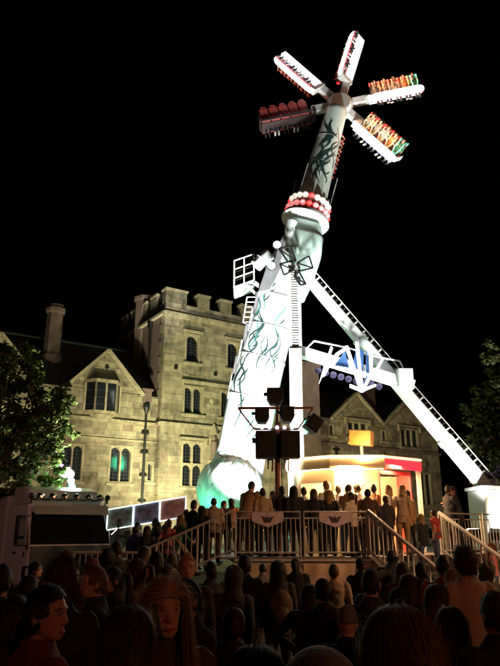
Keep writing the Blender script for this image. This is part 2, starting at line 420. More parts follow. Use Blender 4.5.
b = MB(); b.box2((LX0, LY-.14, 6.66), (-.02, LY+.02, 6.82)); b.box2((LX0, LY-.08, 5.86), (-.02, LY+.02, 5.94)); b.build('string_course', M_dress, LW)
for gi, (gx, gz, hw, fz) in enumerate(GA):
    b = MB()
    for s in (-1, 1): b.beam((gx+s*(hw+.12), LY-.02, LZ-.02), (gx, LY-.02, gz+.12), .14, .34, up=(0, -1, 0))
    b.build('gable_coping', M_dress, LW)
    # oriel
    if gi < 2:
        cx = gx-.1
        o = MB(); P0 = [(cx-.85, 0), (cx-.5, -.42), (cx+.5, -.42), (cx+.85, 0)]
        o.prism([Vector((x, LY+y, 7.0)) for x, y in P0]+[], (0, 0, 0), (0, 0, .12))
        w = o.build('oriel_window', M_dress, LW)
        o = MB(); o.prism([Vector((x, LY+y*1.15, 8.42)) for x, y in P0], (0, 0, 0), (0, 0, .14)); o.build('hood_mould', M_dress, w)
        o = MB(); o.prism([Vector((cx+(x-cx)*.72, LY+y*.55, 8.562)) for x, y in P0], (0, 0, 0), (0, 0, .16)); o.build('roof_cap', M_lead, w)
        o = MB(); o.prism([Vector((cx+(x-cx)*.7, LY+y*.6, 6.76)) for x, y in P0], (0, 0, 0), (0, 0, .22)); o.build('corbel', M_dress, w)
        for (p, q, n) in ((P0[0], P0[1], 1), (P0[1], P0[2], 2), (P0[2], P0[3], 1)):
            pa = Vector((p[0], LY+p[1], 0)); qa = Vector((q[0], LY+q[1], 0)); d = qa-pa
            for k in range(n+1):
                c = pa+d*(k/n); m = MB(); m.box((c.x, c.y, 7.77), (.09, .09, 1.29)); m.build('mullion', M_dress, w)
            for k in range(n):
                c0 = pa+d*(k/n); c1 = pa+d*((k+1)/n); m = MB(); inn = Vector((0, .03, 0))
                m.prism([c0+inn+Vector((0, 0, 7.1)), c1+inn+Vector((0, 0, 7.1)), c1+inn+Vector((0, 0, 8.43)), c0+inn+Vector((0, 0, 8.43))], (0, 0, 0), (0, .015, 0)); m.build('pane', M_glass, w)
                m = MB()
                for zz in (7.4, 7.72, 8.05): m.beam(c0+inn+Vector((0, -.012, zz)), c1+inn+Vector((0, -.012, zz)), .014, .02)
                m.build('leading', M_cames, w)
    b = MB(); b.lathe([(.1, -.02), (.1, .04)], 8, Matrix.Translation((gx, LY-.03, 9.25)) @ Matrix.Rotation(PI/2, 4, 'X')); b.build('vent', M_iron, LW)
RZ, RY = 11.25, 4.2
b = MB(); b.prism([Vector((0, LY-.05, LZ)), Vector((0, RY, RZ)), Vector((0, 8, LZ))], (LX0, 0, 0), (.2, 0, 0))
for (gx, gz, hw, fz) in GA:
    b.add([(gx-hw, LY+.05, LZ+.02), (gx, LY+.05, gz), (gx, LY+.05+(gz-LZ)*1.22, gz), (gx+hw, LY+.05, LZ+.02)], [(0, 1, 2), (1, 3, 2)])
b.build('roof', M_slate, LW)
b = MB(); b.tube([(LX0, RY, RZ+.03), (.1, RY, RZ+.03)], .09, 8); b.build('ridge', M_lead, LW)
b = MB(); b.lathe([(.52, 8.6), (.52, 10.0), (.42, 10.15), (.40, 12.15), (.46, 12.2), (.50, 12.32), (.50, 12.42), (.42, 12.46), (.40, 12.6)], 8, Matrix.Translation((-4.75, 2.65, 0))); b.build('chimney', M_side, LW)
b = MB(); b.box2((-.85, LY-.1, 7.75), (-.4, LY+.35, 8.35)); b.box2((-.92, LY-.16, 8.352), (-.33, LY+.4, 8.44)); b.build('parapet_block', M_side, LW)
b = MB(); b.tube([(-.66, LY-.14, .1), (-.66, LY-.14, 7.2)], .06); b.lathe([(.06, 7.2), (.17, 7.5), (.17, 7.62)], 8, Matrix.Translation((-.66, LY-.14, 0)))
for z in (6.3, 5.4, 4.35, 3.2): b.box((-.66, LY-.12, z), (.34, .14, .1))
b.build('drainpipe', M_iron, LW)

# ---- right wing
RW = building('stone_house', 'dim sandstone wing with two pointed gables right of the ride mast', 'building')
RX0, RX1, RYF, RZE = 7.02, 19.5, .1, 8.0
GB = [(12.7, 9.6, 1.95), (16.75, 9.5, 1.95)]
r_win = [(11.8, 13.5, 6.95, 8.0, 3), (16.1, 17.75, 6.75, 7.95, 3), (17.5, 18.6, 3.3, 5.3, 2), (8.6, 9.5, 3.6, 5.2, 1), (11.9, 13.3, 3.4, 5.2, 2), (15.0, 16.2, 3.4, 5.2, 2), (10.4, 10.9, 7.0, 7.7, 1), (14.5, 15.0, 7.0, 7.7, 1)]
r_ops = [w[:4] for w in r_win]
b = MB(); wall_front(b, RX0, RX1, 0, RZE, r_ops, RYF)
for gx, gz, hw in GB: b.prism([Vector((gx-hw, 0, RZE)), Vector((gx+hw, 0, RZE)), Vector((gx, 0, gz))], (0, RYF, 0), (0, RYF+.3, 0))
b.add([(RX1, RYF, 0), (RX1, 8, 0), (RX1, 8, RZE), (RX1, RYF, RZE)], [(0, 1, 2, 3)])
rw = b.build('front_wall', M_mortar, RW)
def rspan(z):
    if z <= RZE: return (RX0, RX1)
    gx, gz, hw = GB[0]; k = max(0, (gz-z)/(gz-RZE)); return (gx-hw*k, gx+hw*k)
stones(RW, rw, rspan, 0, 9.5, r_ops, RYF, 9, lambda u, v: 312 < u < 445 and v < 520, course=.3)
stones(RW, rw, lambda z: (GB[1][0]-GB[1][2]*(GB[1][1]-z)/1.5, GB[1][0]+GB[1][2]*(GB[1][1]-z)/1.5), RZE+.02, 9.4, [], RYF, 10, lambda u, v: False, course=.3)
for i, (x0, x1, z0, z1, n) in enumerate(r_win): window(RW, x0, x1, z0, z1, RYF, n=n, arch=False, hood=i in (0, 1), bars=i < 3)
b = MB(); b.box2((RX0, RYF-.15, 6.42), (RX1+.06, RYF+.02, 6.6)); b.build('string_course', M_side, RW)
for gx, gz, hw in GB:
    b = MB()
    for s in (-1, 1): b.beam((gx+s*(hw+.1), RYF-.02, RZE), (gx, RYF-.02, gz+.1), .13, .3)
    b.build('gable_coping', M_dress, RW)
b = MB(); b.prism([Vector((0, RYF-.05, RZE)), Vector((0, 4, 10.6)), Vector((0, 8, RZE))], (RX0, 0, 0), (RX1+.1, 0, 0))
for gx, gz, hw in GB: b.add([(gx-hw, RYF+.05, RZE+.02), (gx, RYF+.05, gz), (gx, RYF+2.4, gz), (gx+hw, RYF+.05, RZE+.02)], [(0, 1, 2), (1, 3, 2)])
b.build('roof', M_slate, RW)
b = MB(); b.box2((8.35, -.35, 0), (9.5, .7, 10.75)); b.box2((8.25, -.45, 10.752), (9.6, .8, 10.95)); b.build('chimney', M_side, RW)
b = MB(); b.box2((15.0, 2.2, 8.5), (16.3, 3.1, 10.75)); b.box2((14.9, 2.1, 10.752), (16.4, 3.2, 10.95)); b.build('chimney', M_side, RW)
for (x, z) in ((10.9, 5.4), (10.9, 6.2), (14.6, 5.3)):
    b = MB(); b.box((x, RYF-.06, z), (.12, .06, .55)); b.box((x, RYF-.062, z+.06), (.42, .06, .12)); b.build('cross_tie_plate', M_iron, RW)

# far dark wall beyond the right-hand tree
bw = thing('boundary_wall', 'low dark garden wall far behind the right support leg', 'wall', (16, 34, 0))
b = MB(); b.box2((11.5, 33, 0), (30, 33.5, 4.2)); b.build('wall_body', M_side, bw); b = MB(); b.box2((11.4, 32.9, 4.202), (30, 33.6, 4.4)); b.build('coping', M_dress, bw)

# ------------------------------------------------------------------ raised deck, stairs, landing
DZ = 1.35
dk = thing('raised_deck', 'raised ride deck with tan tarpaulin skirt in front of the booth', 'deck', (1, 18, 0))
poly = [(-.35, 15), (2.7, 15), (4.7, 16.3), (7.9, 18.6), (7.9, 25.5), (-4.7, 25.5), (-4.7, 18.9), (-2.6, 17.3), (-.6, 17.2)]
b = MB(); b.prism([Vector((x, y, DZ-.12)) for x, y in poly], (0, 0, 0), (0, 0, .12)); b.build('deck_plate', M_deck, dk)
# skirt: slightly sagging tarpaulin sheets
def tarp(p, q, z0, z1, seed):
    m = MB(); n = 26; k = 10; r = random.Random(seed); ph = [r.uniform(0, 6) for _ in range(4)]
    p = Vector((*p, 0)); q = Vector((*q, 0)); d = q-p; nn = Vector((d.y, -d.x, 0)).normalized()
    if nn.y > 0: nn = -nn
    vs = []
    for j in range(k+1):
        for i in range(n+1):
            s = i/n; t = j/k
            off = .05+.03*math.sin(9*s+ph[0]+2*t)*(1-t*.8)+.02*math.sin(23*s+ph[1]-3*t)+.018*math.sin(14*t+5*s+ph[2])
            vs.append(p+d*s+nn*off+Vector((0, 0, z0+(z1-z0)*t)))
    fs = [(j*(n+1)+i, j*(n+1)+i+1, (j+1)*(n+1)+i+1, (j+1)*(n+1)+i) for j in range(k) for i in range(n)]
    m.add(vs, fs); return m.build('tarpaulin_skirt', M_tarp, dk, smooth='all')
tarp((-.35, 15), (1.2, 15), .02, DZ-.13, 1); tarp((1.2, 15), (2.7, 15), .02, DZ-.13, 2)
tarp((-.35, 15), (-2.5, 14.98), .02, .55, 3)
b = MB()
for x in (-.34, 1.2, 2.69): b.box((x, 15.0, DZ/2-.07), (.09, .09, DZ-.14))
b.build('deck_post', M_galv, dk)
b = MB(); b.beam((-.36, 14.96, DZ-.06), (2.71, 14.96, DZ-.06), .05, .13); b.build('edge_beam', M_galv, dk)

# right stairs: from deck edge A-B down towards the crowd
SA, SB = Vector((2.7, 15, 0)), Vector((4.7, 16.3, 0)); SD = Vector((.545, -.839, 0)); NS = 8; RUN = .27; RISE = DZ/NS
st = thing('staircase', 'metal staircase with pale railings leading up to the booth on the right', 'staircase', SA)
for k in range(NS-1):
    z = DZ-(k+1)*RISE; a = SA+SD*(RUN*k); c = SB+SD*(RUN*k)
    b = MB(); b.prism([a+Vector((0, 0, z-.04)), c+Vector((0, 0, z-.04)), c+SD*(RUN+.02)+Vector((0, 0, z-.04)), a+SD*(RUN+.02)+Vector((0, 0, z-.04))], (0, 0, 0), (0, 0, .04)); b.build('tread', M_deck, st)
E_ = SD*(RUN*(NS-1)+.1)
for s0 in (SA, SB):
    b = MB(); b.beam(s0+Vector((0, 0, DZ-.12)), s0+E_+Vector((0, 0, .06)), .05, .22, up=(0, 0, 1)); b.build('stringer', M_galv, st)
    top0 = s0+Vector((0, 0, DZ+1.0)); top1 = s0+E_+Vector((0, 0, .14+1.0))
    bot0 = s0+Vector((0, 0, DZ+.14)); bot1 = s0+E_+Vector((0, 0, .28))
    hr = MB(); hr.tube([top0, top1], .045); hr.tube([bot0, bot1], .022); h = hr.build('handrail', M_white, st, smooth=True)
    for k in range(15):
        t = k/14; r_ = .034 if k in (0, 14) else .018
        MB().tube([bot0.lerp(bot1, t)-Vector((0, 0, .1 if k in (0, 14) else 0)), top0.lerp(top1, t)], r_, 6).build('baluster', M_white, h, smooth=True)
# left landing and steps
ls = thing('staircase', 'shallow steps with grey railing rising to the deck behind the crowd on the left', 'staircase', (-2, 16, 0))
b = MB(); b.box2((-3.95, 15, .33), (-2.5, 17.0, .45)); b.build('landing', M_deck, ls)
for k in range(6):
    z = .45+.15*(k+1); b = MB(); b.box2((-2.5+.36*k, 15.0, z-.04), (-2.5+.36*(k+1)+.02 if k < 5 else -.36, 17.0, z-.004*(k == 5))); b.build('tread', M_deck, ls)
def floor_z(x, y):
    if y < 14.9: 
        p = Vector((x, y, 0))-SA; u = p.dot(SD); wv = (SB-SA).normalized(); w = p.dot(wv)
        if u > 0 and -.1 < w < 2.5 and u < RUN*(NS-1): return DZ-(int(u/RUN)+1)*RISE
        return 0
    if x < -3.95 and y < 19: return 0
    if x < -2.5 and y < 17.2: return .45
    if x < -.35 and y < 17.2: return .45+.15*(min(5, int((x+2.5)/.36))+1)
    p = Vector((x, y, 0))-SA; u = p.dot(SD); wv = (SB-SA).normalized(); w = p.dot(wv)
    if w > -.1 and w < 2.5 and u > 0: return max(0, DZ-(int(u/RUN)+1)*RISE) if u < RUN*(NS-1) else 0
    if x > 4.7 and y < 16.3+(x-4.7)*.72: return 0
    return DZ
pts = [(-3.95, .45), (-2.5, .45), (-.4, DZ)]
hr = MB(); hr.tube([(x, 15.0, z+1.0) for x, z in pts], .03); hr.tube([(x, 15.0, z+.16) for x, z in pts], .02); h = hr.build('handrail', M_galv, ls, smooth=True)
for k in range(28):
    x = -3.95+k*3.55/27; z = .45 if x < -2.5 else .45+(x+2.5)/2.1*.9
    MB().tube([(x, 15.0, z+(.02 if k % 7 == 0 else .16)), (x, 15.0, z+1.0)], .026 if k % 7 == 0 else .012, 6).build('baluster', M_galv, h, smooth=True)

# fence panels on the deck front
def fence_panel(p, q, label, n=14, banner=True, z=DZ, group='barrier panels along the deck'):
    p = Vector((*p, z)); q = Vector((*q, z))
    t = thing('barrier_panel', label, 'barrier', (p+q)/2, group=group)
    d = (q-p); e = d.normalized(); a = p+e*.03; c = q-e*.03; U = Vector((0, 0, 1))
    b = MB(); b.tube([a+U*.0, a+U*.98, c+U*.98, c], .024); b.tube([a+U*.1, c+U*.1], .018); b.tube([a+U*.84, c+U*.84], .015); b.build('frame', M_galv, t, smooth=True)
    for k in range(1, n):
        x = a.lerp(c, k/n); MB().tube([x+U*.1, x+U*.84], .011, 6).build('bar', M_galv, t, smooth=True)
    if banner:
        w = MB(); N = 14; nrm = Vector((0, -1, 0)); vs = []; half = .36; mid = (a+c)/2
        for i in range(N+1):
            s = -1+2*i/N; drop = .20+.13*(1-abs(s))
            for j in range(5):
                vs.append(mid+e*(s*half)+U*(.97-drop*j/4)+nrm*(.035+.006*math.sin(i*1.7+j)))
        w.add(vs, [(i*5+j, (i+1)*5+j, (i+1)*5+j+1, i*5+j+1) for i in range(N) for j in range(4)])
        bn = w.build('banner', M_banner, t, smooth='all')
        k = MB()       # winged emblem printed on the cloth
        for s in (-1, 1):
            for i in range(4):
                base = mid+U*(.84-.025*i)+nrm*.05
                k.add([base+e*s*.01, base+e*s*(.15-.025*i)+U*(.055-.012*i), base+e*s*(.12-.02*i)+U*(.015-.012*i), base+e*s*.012-U*.018], [(0, 1, 2, 3)])
        k.add([mid+nrm*.052+U*.9, mid+nrm*.052+U*.82+e*.022, mid+nrm*.052+U*.72, mid+nrm*.052+U*.82-e*.022], [(0, 1, 2, 3)])
        k.build('emblem', M_ink, bn)
    return t
fence_panel((-.36, 15.0), (1.17, 15.0), 'left barrier panel with small winged banner on the deck front')
fence_panel((1.2, 15.0), (2.68, 15.0), 'right barrier panel with small winged banner on the deck front')
fence_panel((4.75, 16.35), (6.1, 17.35), 'plain barrier panel right of the staircase at the deck edge', banner=False, n=12)
fence_panel((6.15, 17.4), (7.5, 18.35), 'plain barrier panel nearest the support leg foot', banner=False, n=12)

# lit pictorial barrier behind the left steps
lb = []
for k in range(3):
    x0 = -4.35+.8*k; zt = 2.52+.13*k; zz = .13
    t = thing('light_barrier', ['leftmost glowing picture panel behind the lorry', 'middle glowing picture panel above the left steps', 'rightmost glowing picture panel above the left steps'][k], 'barrier', (x0+.4, 20, DZ), group='glowing picture panels')
    U = Vector((0, 0, 1)); a = Vector((x0, 20, zt-.62)); c = Vector((x0+.78, 20, zt-.62+zz)); H_ = .62
    b = MB(); b.beam(a+U*H_, c+U*H_, .032, .032); b.beam(a+U*.02, c+U*.02, .032, .032)
    b.beam(a, a+U*H_, .032, .032); b.beam(c, c+U*H_, .032, .032); b.build('light_frame', E_frame, t)
    b = MB(); b.prism([a+Vector((0, .03, 0)), c+Vector((0, .03, 0)), c+U*H_+Vector((0, .03, 0)), a+U*H_+Vector((0, .03, 0))], (0, 0, 0), (0, .02, 0))
    b.build('picture', mat('pict%d' % k, [(.16, .26, .24), (.14, .17, .28), (.32, .17, .16)][k], .4, var=.95, vscale=5), t)
    b = MB()
    for s in (a, c): b.beam(Vector((s.x, 20.06, DZ)), Vector((s.x, 20.06, s.z+.3)), .05)
    b.build('leg', M_galv, t)

# ------------------------------------------------------------------ the ride
ride = thing('pendulum_ride', 'towering white fairground ride with leaning vine painted arm and six seated gondolas', 'fairground ride', (1.8, 22, DZ))
def sring(c, hw, hd, ax, n=28, e=3.0, up=Vector((0, -1, 0))):
    ax = ax.normalized(); s = up.cross(ax).normalized(); f = ax.cross(s)
    out = []
    for k in range(n):
        a = 2*PI*k/n; ca, sa = math.cos(a), math.sin(a)
        x = math.copysign(abs(ca)**(2/e), ca)*hw; y = math.copysign(abs(sa)**(2/e), sa)*hd
        out.append(c + s*x + f*y)
    return out
AY = 22.0
lowc = [(232, 484, .98), (238, 466, .90), (242, 452, .85), (252, 400, .88), (262, 360, .84), (271, 330, .78), (279, 300, .76), (285, 285, .80)]
LC = [at(u, v, AY) for u, v, w in lowc]; LWd = [w for *_, w in lowc]
axl = (LC[-1]-LC[0]).normalized()
b = MB(); b.rings([sring(c, w, .62, axl) for c, w in zip(LC, LWd)]); b.build('lower_arm', M_wpanel, ride, smooth=True)
# seams round the lower arm
for i in (3, 4, 5, 6):
    b = MB(); c = LC[i]; rr = sring(c, LWd[i]+.012, .632, axl); b.tube(rr+[rr[0]], .012, 5, cap=False); b.build('panel_seam', M_grey, ride)
# cladding fins along the left edge
for i in range(6):
    t0 = .42+i*.085; c = LC[0].lerp(LC[-1], t0)
    j = min(len(LC)-2, int(t0*7)); w = LWd[j]
    side = Vector((-axl.z, 0, axl.x))
    b = MB(); b.beam(c+side*(w+.02)-axl*.4, c+side*(w+.10)+axl*.5, .1, .7, up=(0, -1, 0)); b.build('cladding_panel', M_grey if i % 2 else M_wpanel, ride)
# pivot housing
piv = at(303, 256, AY); top = at(336, 112, 22.3); flc = at(304, 224, AY)
axu = (top-at(305, 220, 22)).normalized()
M_hous = mat('pale_mint_housing', (.62, .80, .72), .38, var=.08, vscale=2)
hc = [at(285, 292, AY), at(292, 274, AY), at(299, 255, AY), at(303, 240, AY), at(305, 228, AY)]
b = MB(); b.rings([sring(c, w, d, axu, n=32, e=4.5) for c, w, d in zip(hc, (.80, .86, .84, .74, .62), (.7, .82, .82, .72, .6))]); b.build('pivot_housing', M_hous, ride, smooth=True)
rr = sring(hc[3], .75, .73, axu, n=32, e=4.5); b = MB(); b.tube(rr+[rr[0]], .03, 6, cap=False); b.build('housing_band', M_black, ride)
AX = axu; SX = Vector((0, -1, 0)).cross(AX).normalized(); FX2 = AX.cross(SX)
def amat(o): return Matrix(((SX.x, FX2.x, AX.x, o.x), (SX.y, FX2.y, AX.y, o.y), (SX.z, FX2.z, AX.z, o.z), (0, 0, 0, 1)))
A0 = at(305, 222, AY); ULEN = (top-A0).length
MA = amat(A0)
b = MB(); b.lathe([(.7, -.08), (.92, -.06), (.95, 0), (.92, .12), (.7, .16)], 36, MA); b.build('flange', M_white, ride, smooth=True)
for (z, r0, em) in ((.36, .74, E_pink), (.74, .70, E_ivory)):
    b = MB(); b.lathe([(r0-.08, z-.15), (r0+.03, z-.12), (r0+.05, z), (r0+.03, z+.12), (r0-.08, z+.15)], 36, MA); b.build('ring_band', M_red if em is E_pink else M_white, ride, smooth=True)
    for k in range(20):
        a = 2*PI*k/20; b = MB(); b.ball(MA @ Vector(((r0+.06)*math.cos(a), (r0+.06)*math.sin(a), z)), .115, 10, 7); b.build('ring_bulb', em if k % 5 else E_redl, ride, smooth=True)
UR = [(.60, .2), (.60, 1.0), (.55, 2.2), (.50, 3.4), (.44, ULEN-.15), (.46, ULEN), (.40, ULEN+.12)]
b = MB(); b.lathe(UR, 32, MA); b.build('upper_arm', mat('arm_grey_green', (.55, .60, .54), .4, var=.1), ride, smooth=True)
for z in (1.2, 2.6, 3.9):
    b = MB(); b.lathe([(.62-.035*z, z-.02), (.635-.035*z, z), (.62-.035*z, z+.02)], 32, MA); b.build('arm_seam', M_grey, ride)
for k in range(9):
    a = 2*PI*k/9+.2; b = MB(); L_ = (1.5, 2.0, 1.3)[k % 3]; r1 = .78
    b.tube([MA @ Vector((r1*math.cos(a), r1*math.sin(a), .2)), MA @ Vector((r1*math.cos(a), r1*math.sin(a), .2+L_))], .016, 5); b.build('guard_rod', M_galv, ride)
# vine graphics: tapering ribbons lying on the arm skins
def ribbon(fn, pts, w):
    m = MB(); n = len(pts); vs = []
    for i, (s, q) in enumerate(pts):
        p = fn(s, q); ds = (pts[min(i+1, n-1)][0]-pts[max(i-1, 0)][0], pts[min(i+1, n-1)][1]-pts[max(i-1, 0)][1])
        L_ = math.hypot(*ds) or 1; nx, ny = -ds[1]/L_, ds[0]/L_; ww = w*math.sin(PI*min(max((i+.35)/n, 0), 1))**.8
        vs += [fn(s+nx*ww, q+ny*ww), fn(s-nx*ww, q-ny*ww)]
    m.add(vs, [(2*i, 2*i+1, 2*i+3, 2*i+2) for i in range(n-1)]); return m
def on_upper(s, q):   # s metres along, q metres round the front
    r = max(.3, np.interp(s, [z for _, z in UR], [r for r, _ in UR]))+.008; a = PI/2+q/r if FX2.y < 0 else -PI/2-q/r
    return MA @ Vector((r*math.cos(a), r*math.sin(a), s))
def on_lower(s, q):   # s 0..1 along * length
    Ltot = (LC[-1]-LC[0]).length; t = s/Ltot*(len(LC)-1); t = min(max(t, 0), len(LC)-1.001); i = int(t); f = t-i
    c = LC[i].lerp(LC[i+1], f); w = LWd[i]*(1-f)+LWd[i+1]*f
    sd = Vector((axl.z, 0, -axl.x)); x = max(-.985*w, min(.985*w, q)); y = .62*(1-(abs(x)/w)**3)**(1/3)+.008
    return c+sd*x+Vector((0, -1, 0))*y
rv = random.Random(5)
for k in range(16):
    s0 = rv.uniform(1.2, ULEN-1.6); q0 = rv.uniform(-.25, .42); L_ = rv.uniform(.8, 1.7); amp = rv.uniform(.08, .2); ph = rv.uniform(0, 6); sl = rv.uniform(-.05, .1)
    ribbon(on_upper, [(s0+L_*i/16, q0+amp*math.sin(ph+i*.38)+sl*i/8) for i in range(17)], rv.uniform(.03, .06)).build('vine_graphic', M_vine, ride)
    ribbon(on_upper, [(s0+L_*.4+.03*i, q0+amp*math.sin(ph+.4*16*.38)+.04*i-.0025*i*i) for i in range(8)], .028).build('vine_graphic', M_vine, ride)
LT = (LC[-1]-LC[0]).length
for k in range(22):
    left = k < 13
    s0 = rv.uniform(.6, LT-1.6); q0 = rv.uniform(-.78, -.35) if left else rv.uniform(-.1, .7); L_ = rv.uniform(.7, 1.5); amp = rv.uniform(.06, .16); ph = rv.uniform(0, 6)
    ribbon(on_lower, [(s0+L_*i/16, q0+amp*math.sin(ph+i*.4)) for i in range(17)], rv.uniform(.018, .035)).build('vine_graphic', M_vine if k % 4 else M_vineb, ride)
    ribbon(on_lower, [(s0+L_*.35+.035*i, q0+.045*i-.003*i*i) for i in range(8)], .025).build('vine_graphic', M_vine, ride)
# counterweight: ribbed white and mint ball
cb = at(230, 489, AY-.2)
segs = 14
for k in range(segs):
    a0 = 2*PI*k/segs; a1 = 2*PI*(k+1)/segs; rings = []
    m = MB(); vs = []; NA, NB = 6, 12
    for j in range(NB+1):
        t = -PI/2+.12+(PI-.24)*j/NB
        for i in range(NA+1):
            a = a0+(a1-a0)*i/NA; bul = 1+.035*math.sin(PI*i/NA)
            vs.append(cb+Vector((1.10*math.cos(t)*math.cos(a)*bul, 1.10*math.cos(t)*math.sin(a)*bul, 1.08*math.sin(t)*(1+.02*bul))))
    m.add(vs, [(j*(NA+1)+i, j*(NA+1)+i+1, (j+1)*(NA+1)+i+1, (j+1)*(NA+1)+i) for j in range(NB) for i in range(NA)])
    m.build('counterweight_rib', M_green if k in (8, 9, 11, 7) else M_wpanel, ride, smooth='all')
b = MB(); b.ball(cb, (1.07, 1.07, 1.07), 28, 18); b.build('counterweight', M_grey, ride, smooth=True)
M_petal = mat('petal_white', (.74, .80, .77), .55, var=.1, vscale=4, bump=.1, bscale=9)
M_petm = mat('petal_mint', (.40, .74, .60), .55, var=.15, vscale=4, bump=.1, bscale=9)
for row, (t0, nn_, hh_, ww_) in enumerate(((-.95, 9, .62, .42), (-.30, 11, .72, .36), (.42, 11, .70, .34), (.98, 8, .5, .40))):
    for k in range(nn_):
        a0 = 2*PI*(k+.5*(row % 2))/nn_+.4*row; m = MB(); vs = []; NA, NB = 6, 8
        for j_ in range(NB+1):
            tt = j_/NB; wdt = ww_*math.sin(PI*min(.97, .18+.80*tt))**.7
            for i_ in range(NA+1):
                ss = -1+2*i_/NA; th_ = t0+hh_*(tt-.5)+.05*ss*ss; aa = a0+ss*wdt/max(.35, math.cos(t0))+.10*tt*tt
                rad_ = 1.08+.05*(1-ss*ss)+.03*tt*(row < 3)-.02*abs(ss)
                vs.append(cb+Vector((rad_*math.cos(th_)*math.cos(aa), rad_*math.cos(th_)*math.sin(aa), rad_*.98*math.sin(th_))))
        m.add(vs, [(j_*(NA+1)+i_, j_*(NA+1)+i_+1, (j_+1)*(NA+1)+i_+1, (j_+1)*(NA+1)+i_) for j_ in range(NB) for i_ in range(NA)])
        m.build('petal', M_petm if (k+row) % 3 == 0 else M_petal, ride, smooth='all')
b = MB(); b.lathe([(.9, DZ+.002), (.9, DZ+.3), (.55, DZ+.5), (.5, DZ+.95)], 20, Matrix.Translation((1.2, 22.6, 0))); b.build('base_plinth', M_grey, ride)
# mast: ladder-like lattice post in front of the arm
mx0 = at(294, 262, 21.0); mb_ = Vector((mx0.x-.05, 21.0, DZ)); mt = Vector((mx0.x, 21.0, mx0.z))
for s in (-1, 1):
    b = MB(); b.beam(mb_+Vector((s*.17, 0, 0)), mt+Vector((s*.17, 0, 0)), .09, .16); b.build('mast_rail', M_white, ride)
b = MB(); b.box2((mb_.x-.12, 21.06, DZ), (mb_.x+.14, 21.12, mt.z-.1)); b.build('mast_web', M_grey, ride)
nr = 34
for k in range(nr):
    z = 8.0+(mt.z-8.2)*k/(nr-1)
    if k % 1 == 0: MB().box((mb_.x+.03, 21.0, z), (.26, .10, .035)).build('rung', M_white, ride)
b = MB(); b.box2((mb_.x-.19, 20.86, DZ+.002), (mb_.x+.22, 20.91, 7.9)); b.build('mast_cover', M_white, ride)
b = MB(); b.lathe([(.5, DZ+.001), (.5, DZ+.12), (.24, DZ+.2), (.24, DZ+.9)], 16, Matrix.Translation((mb_.x, 21, 0))); b.build('mast_foot', M_grey, ride)
# black bracket frames at the mast head
for (pa, pb, pc, pd) in (((279, 249), (291, 246), (296, 261), (288, 262)), ((280, 264), (292, 261), (294, 270), (284, 275)), ((297, 263), (309, 256), (313, 268), (300, 271)), ((294, 276), (300, 285), (306, 284), (299, 272))):
    q = [at(*p, 20.9) for p in (pa, pb, pc, pd)]
    b = MB()
    for i in range(4): b.beam(q[i], q[(i+1) % 4], .055)
    b.beam(q[0], q[2], .045); b.build('bracket_frame', M_black, ride)
# diagonal support leg
l0 = at(304, 274, 22.2); l1 = at(492, 495, 21.6); ld = (l1-l0).normalized(); lside = Vector((ld.z, 0, -ld.x)); lside = -lside if lside.z < 0 else lside
b = MB()
n_ = 2; e0 = .27; e1 = .36
sec = lambda c, w: [c+lside*w+Vector((0, -.2, 0)), c-lside*w+Vector((0, -.2, 0)), c-lside*w+Vector((0, .2, 0)), c+lside*w+Vector((0, .2, 0))]
b.rings([sec(l0, .16), sec(l0.lerp(l1, .35), .18), sec(l0.lerp(l1, .75), .21), sec(l1, .21)]); b.build('support_leg', M_white, ride, bevel=.03)
for k in range(44):
    c = l0.lerp(l1, .03+.94*k/43); w = .165+.045*min(k/33, 1)
    MB().box(c+lside*(w+.06)+Vector((0, -.1, 0)), (.05, .3, .11), Matrix.Rotation(-math.atan2(ld.z, ld.x)*-1, 3, 'Y').inverted()).build('leg_tread', M_galv if k % 2 else M_black, ride)
for s in (-.32, .12): 
    b = MB(); b.beam(l0+lside*.29+Vector((0, s, 0)), l1+lside*.35+Vector((0, s, 0)), .025); b.build('leg_handrail', M_galv, ride)
for f in (.33, .78):
    c = l0.lerp(l1, f); b = MB(); b.rings([sec(c-ld*.12, .24), sec(c+ld*.12, .24)]); b.build('leg_joint', M_white, ride, bevel=.02)
b = MB(); b.box2((l1.x-.55, 20.9, 0.01), (l1.x+.9, 22.4, l1.z+.15)); b.box2((l1.x-.62, 20.84, l1.z+.152), (l1.x+1.0, 22.46, l1.z+.27)); b.build('leg_foot', M_white, ride, bevel=.03)
# catwalk beam between mast and leg, with handrail
xl, xr = at(297, 351, 21.6), at(413, 386, 21.6)
b = MB(); b.beam(xl, xr, .34, .5, up=(0, -1, 0)); b.build('catwalk', M_white, ride, bevel=.02)
hp = [at(303, 352, 21.4), at(314, 341, 21.4), at(347, 347.5, 21.4)]; b = MB(); b.tube(hp, .035, 6)
b.tube([at(378, 357, 21.4), at(400, 361, 21.4), at(407, 376, 21.4)], .035, 6); b.tube([at(347, 347.5, 21.4), at(378, 357, 21.4)], .03, 6); b.build('catwalk_rail', M_white, ride, smooth=True)
b = MB(); b.box(at(405, 378, 21.3), (.5, .4, .62)); b.build('junction_box', M_white, ride, bevel=.03)
for k in range(9):
    p = at(318+k*7.6, 371+k*2.1-(k > 5)*1, 21.9); b = MB(); b.lathe([(.05, -.1), (.12, .0), (.12, .08), (.05, .12)], 12, Matrix.Translation(p) @ Matrix.Rotation(PI/2, 4, 'X')); b.build('par_lamp', mat('par_violet', (.035, .028, .07), .3, metal=.5), ride, smooth=True)
